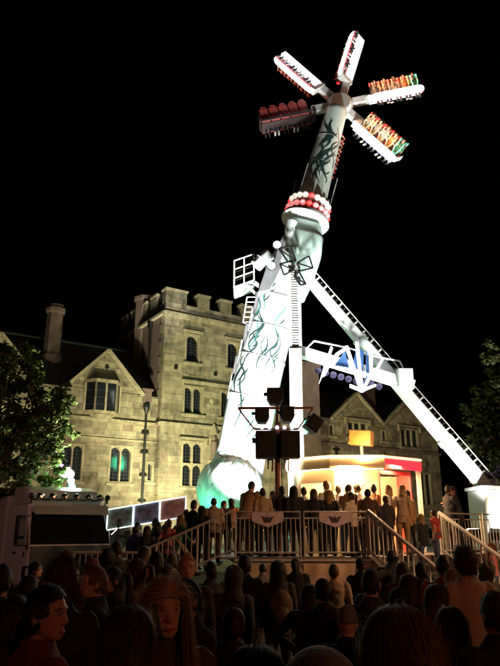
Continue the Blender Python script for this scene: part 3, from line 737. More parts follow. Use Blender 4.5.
# neon bow star in front of the catwalk
NY = 21.1
def neon(pts, w):
    m = MB(); q = [at(u, v, NY) for u, v in pts]
    for i in range(len(q)-1): m.beam(q[i], q[i+1], w, .10)
    return m.build('neon_star', E_star, ride)
for pl in ([(319, 384), (324, 366), (331, 346), (333, 348), (326, 368)],
           [(323, 377), (328, 363), (336, 353), (347, 346), (348, 348.5), (339, 355), (331, 364), (325.5, 375)],
           [(345, 346), (348, 345.5), (363, 390), (360.5, 392)],
           [(355.5, 342), (358.5, 342), (363.5, 390), (361, 391)],
           [(361, 391), (370, 373), (369.5, 355), (367, 345), (370, 346), (372.5, 356), (373, 374), (363.5, 392)],
           [(350, 384), (362, 388.5), (376, 384), (376, 386), (362, 392), (350, 387)],
           [(374, 372), (382, 358), (384, 359), (376.5, 373)],
           [(325, 364), (352, 368.5), (384, 378), (384, 380), (352, 371), (325, 366)]):
    m = MB(); m.prism([at(u, v, NY) for u, v in pl], (0, 0, 0), (0, .07, 0)); m.build('neon_star', E_star, ride)
for pl in ([(334, 366), (345, 351), (350, 371)], [(352, 368), (357, 346), (364, 352), (362, 384)], [(366, 350), (374, 372), (366, 380)]):
    m = MB(); m.prism([at(u, v, NY+.08) for u, v in pl], (0, 0, 0), (0, .03, 0)); m.build('star_backing', mat('star_blue_panel', (.03, .07, .18), .35), ride)
# maintenance basket and motors at the pivot, ladder below
BK = [at(235, 262, 21.6), at(256, 252, 21.6)]
B0 = at(234, 287, 21.6); B1 = at(254, 280, 21.6); HB = 1.05; dY = Vector((0, 1.1, 0)); U = Vector((0, 0, 1))
b = MB()
for hgt in (0, .35, .7, HB):
    for p, q in ((B0, B1), (B0+dY, B1+dY), (B0, B0+dY), (B1, B1+dY)): b.tube([p+U*hgt, q+U*hgt], .026, 6)
for p in (B0, B1, B0+dY, B1+dY, B0.lerp(B1, .5)): b.tube([p, p+U*HB], .028, 6)
b.build('basket_rail', M_white, ride)
b = MB(); b.prism([B0, B1, B1+dY, B0+dY], (0, 0, -.05), (0, 0, 0)); b.beam(B1-U*.1, at(268, 292, 22), .12); b.beam(B0.lerp(B1, .6)-U*.08, at(262, 300, 22), .08); b.build('basket_floor', M_wpanel, ride)
b = MB(); q0 = at(247, 297, 21.7); q1 = at(243, 322, 21.7); off = at(260, 297, 21.7)-q0
b.tube([q0, q1], .03, 6); b.tube([q0+off, q1+off*.8], .03, 6)
for k in range(6): b.tube([q0.lerp(q1, k/5), (q0+off).lerp(q1+off*.8, k/5)], .022, 6)
b.tube([q1, q1+off*.8+Vector((0, 0, -.15))], .03, 6); b.build('ladder', M_galv, ride)
for (pa, pb, rr_) in (((256, 266), (268, 255), .24), ((262, 262), (270, 256), .32), ((283, 258), (292, 222), .22)):
    b = MB(); b.tube([at(*pa, 21.4), at(*pb, 21.4)], rr_, 14); b.build('drive_motor', M_wpanel, ride, smooth=True)
b = MB(); b.prism([at(u, v, 21.2) for u, v in ((258, 292), (270, 290), (284, 262), (291, 234), (283, 236), (268, 262))], (0, 0, 0), (0, .5, 0)); b.build('motor_bracket', M_grey, ride, bevel=.02)
for (u, v) in ((277, 246), (271.5, 267)):
    c = at(u, v, 21.0); b = MB(); b.lathe([(.08, -.1), (.17, .06), (.17, .12)], 16, Matrix.Translation(c) @ Matrix.Rotation(PI/2, 4, 'X')); fl = b.build('work_lamp', M_black, ride)
    b = MB(); b.ball(c+Vector((0, -.1, 0)), (.15, .06, .15), 14, 8); b.build('lens', E_lens, fl, smooth=True)
# star of six gondolas
HUB = at(340, 105, 22.8); TH0 = .229
b = MB(); b.lathe([(.3, -.50), (.50, -.45), (.56, -.3), (.56, .1), (.4, .3)], 28, Matrix.Translation(HUB) @ Matrix.Rotation(PI/2, 4, 'X')); b.build('star_hub', M_white, ride, smooth=True)
SEATS = []
M_pad = mat('padded_restraint', (.70, .42, .24), .5, var=.1)
rolls = [R(28), R(-48), R(-74), R(185), R(-40), R(52)]
seat_me = None
for k in range(6):
    th = TH0+k*PI/3; e = Vector((math.cos(th), 0, math.sin(th))); tg = Vector((-math.sin(th), 0, math.cos(th)))
    b = MB(); b.beam(HUB+e*.45, HUB+e*1.25, .32, .30); b.build('star_arm', M_white, ride, bevel=.03)
    rq = Quaternion(e, rolls[k]); up = rq @ tg; fr = rq @ Vector((0, 1, 0))
    # local frame: X outward, Y front (riders face), Z up
    Mg = Matrix(((e.x, fr.x, up.x, HUB.x), (e.y, fr.y, up.y, HUB.y), (e.z, fr.z, up.z, HUB.z), (0, 0, 0, 1)))
    g = MB()
    def gb(m, a, c):
        o = MB().box2(a, c); m.add([Mg @ Vector(v) for v in o.v], o.f)
    dark = k in (3, 4)
    gb(g, (1.1, -.52, -.20), (1.24, .16, .12)); gb(g, (1.26, .10, -.17), (3.5, .16, -.05)); gb(g, (3.5, -.50, -.16), (3.55, .16, .08))
    gd = g.build('gondola', M_unlit if dark else M_white, ride, bevel=.03)  # unlit gondolas: their darkness is put into the colour
    g = MB(); gb(g, (1.28, -.34, -.215), (3.48, .06, -.19)); g.build('lit_floor_pan', M_unlit if dark else E_gond, gd)
    g = MB(); pts = [Mg @ Vector(p) for p in ((1.14, -.60, -.16), (1.30, -.66, -.17), (3.4, -.66, -.17), (3.56, -.60, -.16))]
    rg = []
    for x, y, h in ((1.16, -.50, .09), (1.3, -.54, .14), (1.5, -.55, .16), (3.25, -.55, .16), (3.42, -.54, .14), (3.54, -.50, .08)):
        rg.append([Mg @ Vector((x, y+.05*math.cos(2*PI*q/16), -.04+h*math.sin(2*PI*q/16))) for q in range(16)])
    g.rings(rg); g.build('light_board', M_unlit if dark else E_gond, gd, smooth=True)
    g = MB(); gb(g, (1.3, -.60, -.215), (3.45, -.54, -.19)); g.build('edge_light', M_seat if dark else (E_gond if k == 5 else E_gedge), gd)
    if k != 4:
        for xx in (1.9, 2.9): lamp('seat_glow', 'POINT', Mg @ Vector((xx, -.58, .5)), (26, 3, 2, 8, 0, 30)[k], ((1, .35, .16), (1, .3, .2), (1, .3, .2), (1, .12, .12), (1, 1, 1), (1, .5, .22))[k], ride, size=.06)
    for i in range(5):
        x = 1.58+.42*i
        sm = MB()
        gb(sm, (x-.18, -.36, -.17), (x+.18, .10, -.09)); gb(sm, (x-.18, -.02, -.088), (x+.18, .09, .52)); gb(sm, (x-.11, -.01, .522), (x+.11, .08, .64))
        seat = sm.build('seat', M_seat, gd, bevel=.02)
        hm = MB(); hp = [Mg @ Vector(p) for p in ((x-.11, -.03, .60), (x-.13, -.24, .60), (x-.13, -.34, .3), (x-.08, -.36, .10), (x+.08, -.36, .10), (x+.13, -.34, .3), (x+.13, -.24, .60), (x+.11, -.03, .60))]
        hm.tube(hp, .026, 6); hm.build('restraint', M_seat if dark else (E_mint if i == 4 and k in (0, 1, 5) else M_pad if k in (0, 5) else M_seat), seat, smooth=True)  # outermost restraints glow: mint seat light put into their material
        if k in (0, 5, 1):
            lm = MB(); gb(lm, (x-.19, -.05, .52), (x-.16, .06, .64)); lm.build('seat_light', E_mint if i == 4 else E_redl, seat)
            lm = MB(); gb(lm, (x+.16, -.05, .52), (x+.19, .06, .64)); lm.build('seat_light', E_mint if i == 4 else E_redl, seat)
        SEATS.append((k, i, Mg @ Matrix.Translation((x, -.10, -.06)) @ Matrix.Rotation(PI, 4, 'Z')))
gl = None

# floodlights on the deck that light the arm, the tower and the wings (fixtures assumed from the light, some added as fill)
def flood(loc, target, energy, col, label, spot=70, lens=E_lens, size=.15, blend=.6):
    loc = Vector(loc); t = thing('floodlight', label, 'floodlight', loc, group='floodlights of the ride')
    d = (Vector(target)-loc).normalized(); q = d.to_track_quat('-Z', 'Y').to_matrix()
    hd = loc+Vector((0, 0, .45))
    b = MB(); b.box(hd, (.42, .32, .22), q); b.build('housing', M_black, t, bevel=.02)
    b = MB(); b.box(hd+d*.115, (.38, .28, .008), q); b.build('lens', lens, t)
    b = MB(); b.beam(loc+Vector((-.24, 0, .02)), loc+Vector((-.24, 0, .47)), .03); b.beam(loc+Vector((.24, 0, .02)), loc+Vector((.24, 0, .47)), .03); b.beam(loc+Vector((-.24, 0, .02)), loc+Vector((.24, 0, .02)), .05); b.build('yoke', M_black, t)
    lamp('flood_beam', 'SPOT', hd+d*.2, energy, col, t, hd+d*5, size, spot, blend)
    return t
flood((-.3, 18.4, DZ), (.6, 22, 7.0), 9500, (1, 1, .95), 'assumed black floodlight on the deck aimed at the lower arm', 75)
flood((.2, 17.4, DZ), (2.75, 22, 15.5), 15000, (.95, 1, .96), 'assumed black floodlight before the booth aimed at the upper arm', 46, size=.4)
flood((6.1, 18.3, DZ), (2.5, 22, 13.5), 9500, (.88, 1, .94), 'added black floodlight right of the booth brightening the pivot housing', 40, size=.4)  # added to lift the dark shadows on the housing
flood((-3.4, 24.2, DZ), (-1.2, 32, 8.0), 5200, (1, .96, .60), 'assumed black floodlight behind the ride aimed at the tower', 115, blend=.9)
flood((-4.4, 23.0, DZ), (-9.2, 28, 4.2), 820, (1, .77, .54), 'assumed black floodlight behind the ride aimed at the gabled wing', 120, blend=.9)
flood((6.6, 19.6, DZ), (6.2, 22, 6), 3200, (1, .98, .9), 'assumed black floodlight by the leg foot aimed up the support leg', 90)
flood((6.9, 25.2, DZ), (8.5, 36, 6.5), 1250, (1, .72, .44), 'added black floodlight behind the ride brightening the two gabled wing', 125, blend=.9)  # fill light added for the right wing
flood((-4.4, 21.9, DZ), (-8.6, 21.2, 5.6), 3200, (1, .98, .55), 'added black floodlight on the deck corner brightening the left tree', 110, blend=.9)  # added only to brighten the left crown
flood((7.7, 20.6, DZ), (10.6, 25, 6.5), 3000, (1, .9, .55), 'added black floodlight on the deck corner brightening the right tree', 90, blend=.9)  # added only to brighten the right crown
# added green lamp cluster, placed so its glint shows in the window glass
wq = f2w(-1.77, .55, 4.85); dv = (wq-Vector((0, 0, CAM_H))).normalized(); fn = -FY; rf = dv-fn*(2*dv.dot(fn))
gp = wq+rf*(9.6/math.hypot(rf.x, rf.y))
b = MB(); b.beam((gp.x, gp.y, DZ), (gp.x, gp.y, gp.z-.1), .06); gm = b.build('added_green_post', M_black, ride)
for i in range(7):
    c = gp+Vector((.3*math.cos(i*2.1), .3*math.sin(i*2.1), .28*math.sin(i*1.7))); b = MB(); b.ball(c, .13, 10, 7); b.build('added_green_bulb', E_green, gm, smooth=True)
lamp('green_glow', 'POINT', gp, 90, (.1, 1, .5), ride, size=.4)
lamp('green_spill', 'SPOT', (-1.9, 20.3, DZ+.4), 170, (.15, 1, .6), ride, (-.9, 22, 3.6), .15, 80)

# ------------------------------------------------------------------ ticket booth
bo = thing('operator_booth', 'glowing white operator booth with red right bay and lit cornice', 'booth', (2.9, 18, DZ))
BZ = 3.72
fp = [(1.32, 18.0), (2.25, 17.25), (3.45, 17.25), (4.5, 18.0), (4.5, 19.6), (1.32, 19.6)]
def bwall(p, q, ops, m, name, th=.06, z1=BZ-.25):
    p = Vector((*p, 0)); q = Vector((*q, 0)); d = q-p; L_ = d.length; e = d.normalized()
    w = MB(); xs = sorted({0, L_, *[o[0] for o in ops], *[o[1] for o in ops]}); zs = sorted({DZ, z1, *[o[2] for o in ops], *[o[3] for o in ops]})
    nrm = Vector((e.y, -e.x, 0))
    for i in range(len(xs)-1):
        for j in range(len(zs)-1):
            cx = (xs[i]+xs[i+1])/2; cz = (zs[j]+zs[j+1])/2
            if any(o[0] < cx < o[1] and o[2] < cz < o[3] for o in ops): continue
            w.prism([p+e*xs[i]+Vector((0, 0, zs[j])), p+e*xs[i+1]+Vector((0, 0, zs[j])), p+e*xs[i+1]+Vector((0, 0, zs[j+1])), p+e*xs[i]+Vector((0, 0, zs[j+1]))], (0, 0, 0), -nrm*th)
    return w.build(name, m, bo)
M_booth = mat('booth_cream', (.72, .55, .34), .5, var=.06)
bwall(fp[0], fp[1], [(.12, 1.08, DZ+.85, DZ+1.8)], M_booth, 'wall'); bwall(fp[1], fp[2], [(.08, .54, DZ+.9, DZ+1.8), (.66, 1.12, DZ+.9, DZ+1.8)], M_booth, 'wall')
bwall(fp[2], fp[3], [(.04, 1.25, DZ+.02, DZ+2.02)], M_red, 'wall'); bwall(fp[4], fp[5], [], M_booth, 'wall'); bwall(fp[3], fp[4], [], M_red, 'wall'); bwall(fp[5], fp[0], [], M_booth, 'wall')
cen = Vector((2.9, 18.4, 0))
def ofs(p, k): v = Vector((*p, 0)); return v+(v-cen).normalized()*k
b = MB(); b.prism([ofs(p, .28)+Vector((0, 0, BZ-.02)) for p in fp], (0, 0, 0), (0, 0, .14)); b.build('roof', M_booth, bo)
for i in range(3):
    a, c = ofs(fp[i], .29), ofs(fp[i+1], .29); red = i == 2
    b = MB(); b.beam(a+Vector((0, 0, BZ-.1)), c+Vector((0, 0, BZ-.1)), .05, .26, up=(0, 0, 1)); b.build('fascia', E_rfas if red else M_booth, bo)
    b = MB(); b.tube([a+Vector((0, -.05, BZ+.07)), c+Vector((0, -.05, BZ+.07))], .03); b.build('light_tube', E_warm if not red else E_gold, bo, smooth=True)
    if not red:
        b = MB(); b.tube([ofs(fp[i], .20)+Vector((0, 0, BZ-.24)), ofs(fp[i+1], .20)+Vector((0, 0, BZ-.22))], .03); b.build('light_tube', E_warm, bo, smooth=True)
for p in (fp[0], fp[3]):
    c = ofs(p, .2); b = MB(); b.box2((c.x-.06, c.y-.06, DZ), (c.x+.06, c.y+.06, BZ-.03)); b.build('corner_post', M_white, bo, bevel=.01)
lamp('booth_light', 'POINT', (2.85, 18.5, BZ-.5), 300, (1, .72, .40), bo, size=.25)
lamp('roof_tube_light', 'AREA', (3.1, 16.75, BZ+.14), 30, (1, .62, .25), bo, at(361, 438, 17.4), .3)
lamp('awning_light', 'AREA', (2.6, 16.98, BZ-.16), 230, (1, .66, .32), bo, (2.6, 16.7, DZ), .5)
lamp('awning_light', 'AREA', (3.9, 17.3, BZ-.16), 170, (1, .55, .25), bo, (4.3, 16.6, DZ), .4)

# loudspeakers
def speaker(c, w, d, h, label, rz=0, roll=0, m=M_cab, stepped=True, group='loudspeakers above the deck', tilt=0):
    t = thing('loudspeaker', label, 'loudspeaker', c, worldbuild=False, group=group); t.rotation_euler = (tilt, roll, rz)
    b = MB()
    if stepped: b.prism([Vector((-w/2, 0, h/2)), Vector((w/2, 0, h/2)), Vector((w/2, 0, -h*.15)), Vector((w*.28, 0, -h/2)), Vector((-w*.28, 0, -h/2)), Vector((-w/2, 0, -h*.15))], (0, -d/2, 0), (0, d/2, 0))
    else: b.box((0, 0, 0), (w, d, h))
    b.build('cabinet', m, t, bevel=.015)
    g = MB(); g.box((0, -d/2-.012, h*.1 if stepped else 0), (w*.86, .02, h*.62 if stepped else h*.88)); g.build('grille', mat('grille_mesh', (.02, .02, .02), .6, metal=.4, bump=.6, bscale=140) if m is M_cab else M_ply, t)
    g = MB(); g.box((-w/2-.04, 0, h*.16), (.08, d*.3, h*.18)); g.build('bracket', M_black, t); return t
SY = 16.0
sp = thing('lighting_stand', 'rust red pole with wide crossbar carrying the black loudspeakers', 'stand', (.68, SY, DZ))
b = MB(); b.tube([(.68, SY, DZ), (.70, SY, 4.55)], .075, 10); b.build('pole', M_rust, sp, smooth=True)
c0, c1 = at(238, 408, SY), at(313, 408, SY); d0, d1 = at(254, 429, SY), at(298, 429, SY)
b = MB(); b.tube([c0, c1], .035, 6); b.tube([c0, d0], .022, 6); b.tube([c1, d1], .022, 6); b.tube([d0, d1], .03, 6); b.tube([at(277, 432, SY), at(277, 402, SY)], .03, 6); b.build('crossbar', M_rust, sp, smooth=True)
for u in (268, 284):
    q = at(u, 455, SY); b = MB(); b.tube([q, (q.x, SY, q.z-.35)], .02, 6); b.tube([q+Vector((.12, 0, 0)), (q.x+.1, SY, q.z-.4)], .02, 6); b.box(q-Vector((-.05, 0, .12)), (.13, .05, .03)); b.build('cable_hanger', M_rust, sp)
b = MB(); b.lathe([(.45, DZ+.001), (.45, DZ+.05), (.1, DZ+.1)], 16, Matrix.Translation((.68, SY, 0))); b.build('base_plate', M_rust, sp)
b = MB()
for k in range(5): b.ball(at(262+k*7.5, 427.5, SY-.1), .05, 8, 6)
b.build('stage_lights', mat('led_lilac', (.6, .6, .9), .4, emit=(.6, .7, 1), estr=2.2, sample=False), sp)
speaker(at(275, 397, SY-.05), .42, .4, .42, 'topmost black stepped loudspeaker on the crossbar')
speaker(at(262, 416, SY-.2), .36, .4, .38, 'black stepped loudspeaker hanging left of the pole')
speaker(at(287, 415, SY-.2), .36, .4, .38, 'black stepped loudspeaker hanging right of the pole')
speaker(at(265.5, 445, SY-.25), .50, .45, .66, 'large black box loudspeaker left of the rust red pole', stepped=False)
speaker(at(289.5, 445, SY-.25), .50, .45, .66, 'large black box loudspeaker right of the rust red pole', stepped=False)
speaker(at(313, 424, SY-.1), .34, .34, .40, 'tilted black loudspeaker at the right end of the crossbar', roll=R(35), rz=R(15), stepped=False)
bs = thing('speaker_pole', 'white pole on the booth roof holding the wooden loudspeaker', 'pole', (3.25, 17.6, BZ+.13))
q = at(361, 438, 17.6); b = MB(); b.tube([(q.x, 17.6, BZ+.12), (q.x, 17.6, q.z-.1)], .045, 8); b.build('tube', M_white, bs, smooth=True); b = MB(); b.box((q.x, 17.6, BZ+.14), (.3, .3, .03)); b.build('foot', M_white, bs)
speaker(at(361, 438, 17.4), .62, .42, .40, 'wooden loudspeaker lit orange on the pole above the booth', rz=R(-25), roll=R(6), m=M_ply, stepped=False)
b = MB()

# ------------------------------------------------------------------ lorry
tk = thing('parked_lorry', 'pale lorry cab with dark windscreen and roof lamp bar parked left', 'lorry', (-5.15, 19.2, 0), R(37), worldbuild=False)
# local: x across (front is -y), y back
TWd = 2.5; TZ = 3.02
def lp(pts, x0, x1): return [Vector((x0, y, z)) for y, z in pts]
prof = [(0, .45), (-.02, 1.35), (.06, 1.55), (.34, 2.5), (.42, 2.66), (2.2, 2.66), (2.2, .45)]
b = MB(); b.prism([Vector((-TWd/2, y, z)) for y, z in prof], (0, 0, 0), (TWd, 0, 0)); b.build('cab', M_truck, tk, bevel=.06)
fr_ = [(.55, 2.662), (.95, 3.08), (1.4, 3.2), (2.2, 3.2), (2.2, 2.662)]
b = MB(); b.prism([Vector((-1.12, y, z)) for y, z in fr_], (0, 0, 0), (2.24, 0, 0)); b.build('roof_fairing', M_truck, tk, bevel=.08)
b = MB(); b.prism([Vector((-1.19, .045, 1.54)), Vector((1.19, .045, 1.54)), Vector((1.15, .30, 2.42)), Vector((-1.15, .30, 2.42))], (0, -.02, 0), (0, .01, 0)); b.build('windscreen', M_tglass, tk, bevel=.01)
b = MB(); b.prism([Vector((-1.12, .12, 2.36)), Vector((1.12, .12, 2.36)), Vector((1.12, .16, 2.60)), Vector((-1.12, .16, 2.60))], (0, -.03, 0), (0, .0, 0)); b.build('sun_visor', mat('smoked_visor', (.10, .10, .085), .35), tk)
b = MB(); b.box2((-1.2, -.07, .72), (1.2, -.025, 1.50)); gr = b.build('grille', M_plast, tk)
for k in range(5): MB().box2((-1.1, -.095, .82+.12*k), (1.1, -.072, .87+.12*k)).build('grille_bar', M_plast, gr)
b = MB(); b.box2((-1.26, -.16, .32), (1.26, .1, .7)); b.build('bumper', M_plast, tk, bevel=.04)
for s in (-1, 1):
    b = MB(); b.box((s*1.0, -.17, .55), (.42, .04, .18)); b.build('headlight', M_chrome, tk, bevel=.02)
    b = MB(); b.tube([(s*1.25, .15, 2.3), (s*1.5, .0, 2.32), (s*1.5, .0, 1.55), (s*1.26, .12, 1.5)], .03, 6); mm = b.build('mirror_arm', M_plast, tk, smooth=True)
    b = MB(); b.box((s*1.5, -.02, 2.0), (.24, .14, .52)); b.box((s*1.5, -.02, 1.6), (.24, .14, .2)); b.build('mirror', M_plast, mm, bevel=.04)
    b = MB(); b.prism([Vector((s*1.256, .35, 1.5)), Vector((s*1.256, 1.3, 1.5)), Vector((s*1.256, 1.3, 2.35)), Vector((s*1.256, .55, 2.35))], (0, 0, 0), (s*.012, 0, 0)); b.build('side_window', M_tglass, tk)
    b = MB(); b.tube([(s*1.27, .3, 1.35), (s*1.27, .3, 1.2)], .02, 6); b.box((s*1.27, 1.15, 1.3), (.04, .2, .05)); b.build('door_handle', M_plast, tk)
    b = MB(); b.lathe([(.3, -.15), (.5, -.15), (.52, -.1), (.52, .1), (.5, .15), (.3, .15)], 24, Matrix.Translation((s*1.05, 1.0, .52)) @ Matrix.Rotation(PI/2, 4, 'Y')); wh = b.build('wheel', M_rubber, tk, smooth=True)
    b = MB(); b.lathe([(.1, -.16), (.3, -.13), (.3, .13), (.1, .16)], 16, Matrix.Translation((s*1.05, 1.0, .52)) @ Matrix.Rotation(PI/2, 4, 'Y')); b.build('rim', M_grey, wh)
b = MB(); b.tube([(-1.15, .38, 2.78), (1.15, .38, 2.78)], .03, 8); b.tube([(-1.15, .38, 2.78), (-1.15, .5, 2.6)], .025, 6); b.tube([(1.15, .38, 2.78), (1.15, .5, 2.6)], .025, 6); bar = b.build('lamp_bar', M_chrome, tk, smooth=True)
for k in range(6):
    x = -.92+.37*k; b = MB(); b.lathe([(.04, .09), (.11, .02), (.12, -.04), (.02, -.05)], 14, Matrix.Translation((x, .34, 2.86)) @ Matrix.Rotation(PI/2, 4, 'X')); b.build('spot_lamp', M_chrome, bar, smooth=True)
for s in (-1, 1):
    b = MB(); b.ball((s*1.18, .36, 2.88), .09, 10, 7); b.tube([(s*1.18, .36, 2.8), (s*1.18, .36, 2.7)], .025, 6); b.build('beacon', M_plast, bar, smooth=True)
b = MB(); b.box2((-1.25, 2.35, .9), (1.25, 8.0, 2.95)); b.build('trailer', M_truck, tk, bevel=.05)
b = MB(); b.box2((-1.0, 2.0, .5), (1.0, 8.0, .88)); b.build('chassis', M_plast, tk)
for s in (-1, 1):
    b = MB(); b.lathe([(.3, -.15), (.5, -.15), (.52, 0), (.5, .15), (.3, .15)], 20, Matrix.Translation((s*1.05, 6.6, .52)) @ Matrix.Rotation(PI/2, 4, 'Y')); b.build('wheel', M_rubber, tk)
b = MB(); b.ball((.72, .12, 1.66), .035, 8, 6); b.build('dash_light', E_blue, tk)

# cluster of coloured bulbs behind the lorry
ls2 = thing('light_stand', 'stand of white violet and green bulbs glowing behind the lorry roof', 'lamp', (-6.05, 22.5, 0))
q = at(69, 474, 22.5); b = MB(); b.tube([(q.x, 22.5, 0), (q.x, 22.5, q.z+.3)], .04, 8); b.box2((q.x-.4, 22.2, 0), (q.x+.4, 22.8, .06)); b.build('pole', M_black, ls2)
for (u, v, r_, m) in ((61, 467, .11, E_violet), (65, 473, .16, E_white), (70, 474, .15, E_white), (68, 470, .10, E_violet), (71, 481, .12, E_white), (72, 487, .12, E_green), (59, 472, .08, E_violet)):
    b = MB(); b.ball(at(u, v, 22.4), r_, 12, 8); b.build('bulb', m, ls2, smooth=True)
lamp('bulb_glow', 'POINT', at(73, 484, 21.2), 200, (.55, 1, .55), ls2, size=.3)
lamp('bulb_glow', 'POINT', at(66, 470, 22.2), 35, (.8, .6, 1), ls2, size=.3)

# ------------------------------------------------------------------ trees
def tree(loc, crown, blobs, n, label, seed, leaf, m, trunk_r=.2):
    r = random.Random(seed); t = thing('leafy_tree', label, 'tree', loc)
    X, Y, _ = loc; b = MB(); top_ = Vector((X, Y, crown[2]))
    b.tube([(X, Y, 0), (X+.05, Y, 1.2), (X-.06, Y+.04, 2.5), (X, Y, crown[2]-.3), (X+.1, Y, crown[2]+1.3)], [trunk_r*1.25, trunk_r, trunk_r*.85, trunk_r*.65, trunk_r*.3], 10)
    tr = b.build('trunk', M_bark, t, smooth=True)
    for c, rad in blobs:
        c = Vector(c); s = Vector((X, Y, min(c.z-.3, crown[2]))) ; s.z = max(1.8, s.z-r.uniform(0, 1)); mid = s.lerp(c, .5)+Vector((r.uniform(-.2, .2), r.uniform(-.2, .2), .25))
        b = MB(); b.tube([s, mid, c], [trunk_r*.4, trunk_r*.25, .02], 6); b.build('branch', M_bark, t, smooth=True)
    vs = []; fs = []
    tot = sum(rd**2 for _, rd in blobs)
    for c, rad in blobs:
        c = Vector(c); cnt = int(n*rad**2/tot)
        # sub clumps
        cl = []
        for _ in range(max(6, int(rad*16))):
            v = Vector((r.gauss(0, 1), r.gauss(0, 1), r.gauss(0, .9))).normalized()*rad*r.uniform(.35, 1.0)**.6; cl.append((c+v, rad*r.uniform(.14, .3)))
        for _ in range(cnt):
            cc, cr = r.choice(cl); p = cc+Vector((r.gauss(0, .6), r.gauss(0, .6), r.gauss(0, .38)))*cr
            ax = Vector((r.gauss(0, 1), r.gauss(0, 1), r.gauss(-.3, .5))).normalized(); nn = Vector((r.gauss(0, .7), r.gauss(0, .7), 1)).cross(ax)
            if nn.length < .01: continue
            nn.normalize(); L_ = leaf*r.uniform(.6, 1.3); w = L_*.36; up = ax.cross(nn)
            o = len(vs); vs += [p, p+ax*L_*.45+nn*w+up*.1*L_, p+ax*L_, p+ax*L_*.45-nn*w+up*.1*L_]; fs.append((o, o+1, o+2, o+3))
    me = bpy.data.meshes.new('crown'); me.from_pydata([tuple(v) for v in vs], [], fs); me.materials.append(m)
    o = bpy.data.objects.new('crown', me); COL.objects.link(o); setpar(o, t); return t
bl = []
rt = random.Random(21)
for (u, v, rad, Y) in ((14, 372, 1.0, 21.5), (-15, 365, 1.2, 21.5), (28, 400, 1.05, 21.2), (50, 408, .75, 21.0), (62, 425, .6, 20.8), (40, 432, 1.0, 21.2), (5, 410, 1.2, 21.6), (-30, 420, 1.5, 22), (20, 455, 1.1, 21.2), (48, 462, .7, 21), (0, 480, .8, 21.2), (30, 484, .6, 21), (-40, 380, 1.4, 22), (-30, 470, 1.2, 21.5), (58, 395, .45, 20.9), (12, 350, .5, 21.3)):
    bl.append((at(u, v, Y), rad))
tree((-9.0, 21.6, 0), (-9, 21.6, 3.6), bl, 15000, 'broad green tree overhanging the lorry at the left edge', 4, .19, M_leaf, .24)
bl = []
for (u, v, rad, Y) in ((500, 372, .8, 25), (490, 395, .7, 25), (497, 420, 1.0, 25), (478, 412, .55, 24.6), (482, 440, .8, 24.8), (470, 444, .45, 24.6), (505, 455, 1.1, 25), (492, 470, .9, 24.8), (515, 390, 1.2, 25.4), (530, 430, 1.5, 25.6), (496, 352, .5, 25)):
    bl.append((at(u, v, Y), rad))
tree((11.6, 25.2, 0), (11.6, 25.2, 4.2), bl, 8000, 'dim olive tree rising behind the support leg foot at right', 8, .2, M_leaf2, .2)
pl = thing('assumed_violet_lamp', 'assumed violet lamp on a pole shining into the right tree', 'lamp', (9.6, 23.6, 0))  # lamp out of view, assumed from the violet glow on the tree
b = MB(); b.tube([(9.6, 23.6, 0), (9.6, 23.6, 2.6)], .04, 8); b.build('pole', M_black, pl); b = MB(); b.box((9.6, 23.55, 2.7), (.3, .2, .2)); b.build('housing', M_black, pl)
b = MB(); b.box((9.6, 23.55, 2.81), (.26, .17, .012)); b.build('lens', E_violet, pl)
lamp('violet_beam', 'SPOT', (9.6, 23.5, 2.85), 90, (.45, .25, 1), pl, (10.6, 25.5, 6), .12, 130)

# white fence and low plinths at the far right
for k in range(3):
    fence_panel((6.3+1.25*k, 25.0-.6*k), (7.5+1.25*k, 24.5-.6*k), ['white barrier panel farthest back right of the booth', 'white barrier panel behind the embracing couple', 'white barrier panel behind the support leg foot'][k], n=9, banner=False, z=DZ if k < 1 else 0.0, group='barrier panels behind the ride')

# added lamps out of view, assumed from the red and orange tint on the crowd
def added_lamp(loc, target, energy, col, label, ang=120):
    t = thing('added_lamp', label, 'lamp', (loc[0], loc[1], 0)); b = MB(); b.tube([(loc[0], loc[1], 0), (loc[0], loc[1], loc[2]+.2)], .04, 8); b.box2((loc[0]-.3, loc[1]-.3, 0), (loc[0]+.3, loc[1]+.3, .08)); b.build('pole', M_black, t)
    b = MB(); b.ball((loc[0], loc[1], loc[2]+.25), .12, 12, 8); b.build('bulb', E_orange, t)
    lamp('added_glow', 'SPOT', (loc[0], loc[1]+.15, loc[2]+.25), energy, col, t, target, .15, ang, .8)
added_lamp((7.5, -3.0, 4.2), (1.8, 12, .8), 420, (1, .30, .12), 'assumed orange lamp on a pole behind the photographer')  # added lamp, assumed from the orange light on crowd and skirt
added_lamp((-6.5, -2.0, 4.0), (-3, 12, 1.6), 130, (1, .22, .12), 'assumed red lamp on a pole behind the photographer')  # unseen lamp, assumed from the dim red on the faces

added_lamp((8.8, 8.6, 5.0), (2.2, 12.5, 1.0), 1700, (1, .50, .24), 'assumed warm lamp on a pole beyond the right edge', 105)  # lamp out of view, assumed for the bright skirt and orange rims
added_lamp((-10.5, 9.0, 4.2), (-6.2, 18.6, 2.0), 380, (1, .50, .45), 'added pale red lamp on a pole lighting the lorry from beyond the left edge', 50)  # unseen lamp added to brighten the lorry

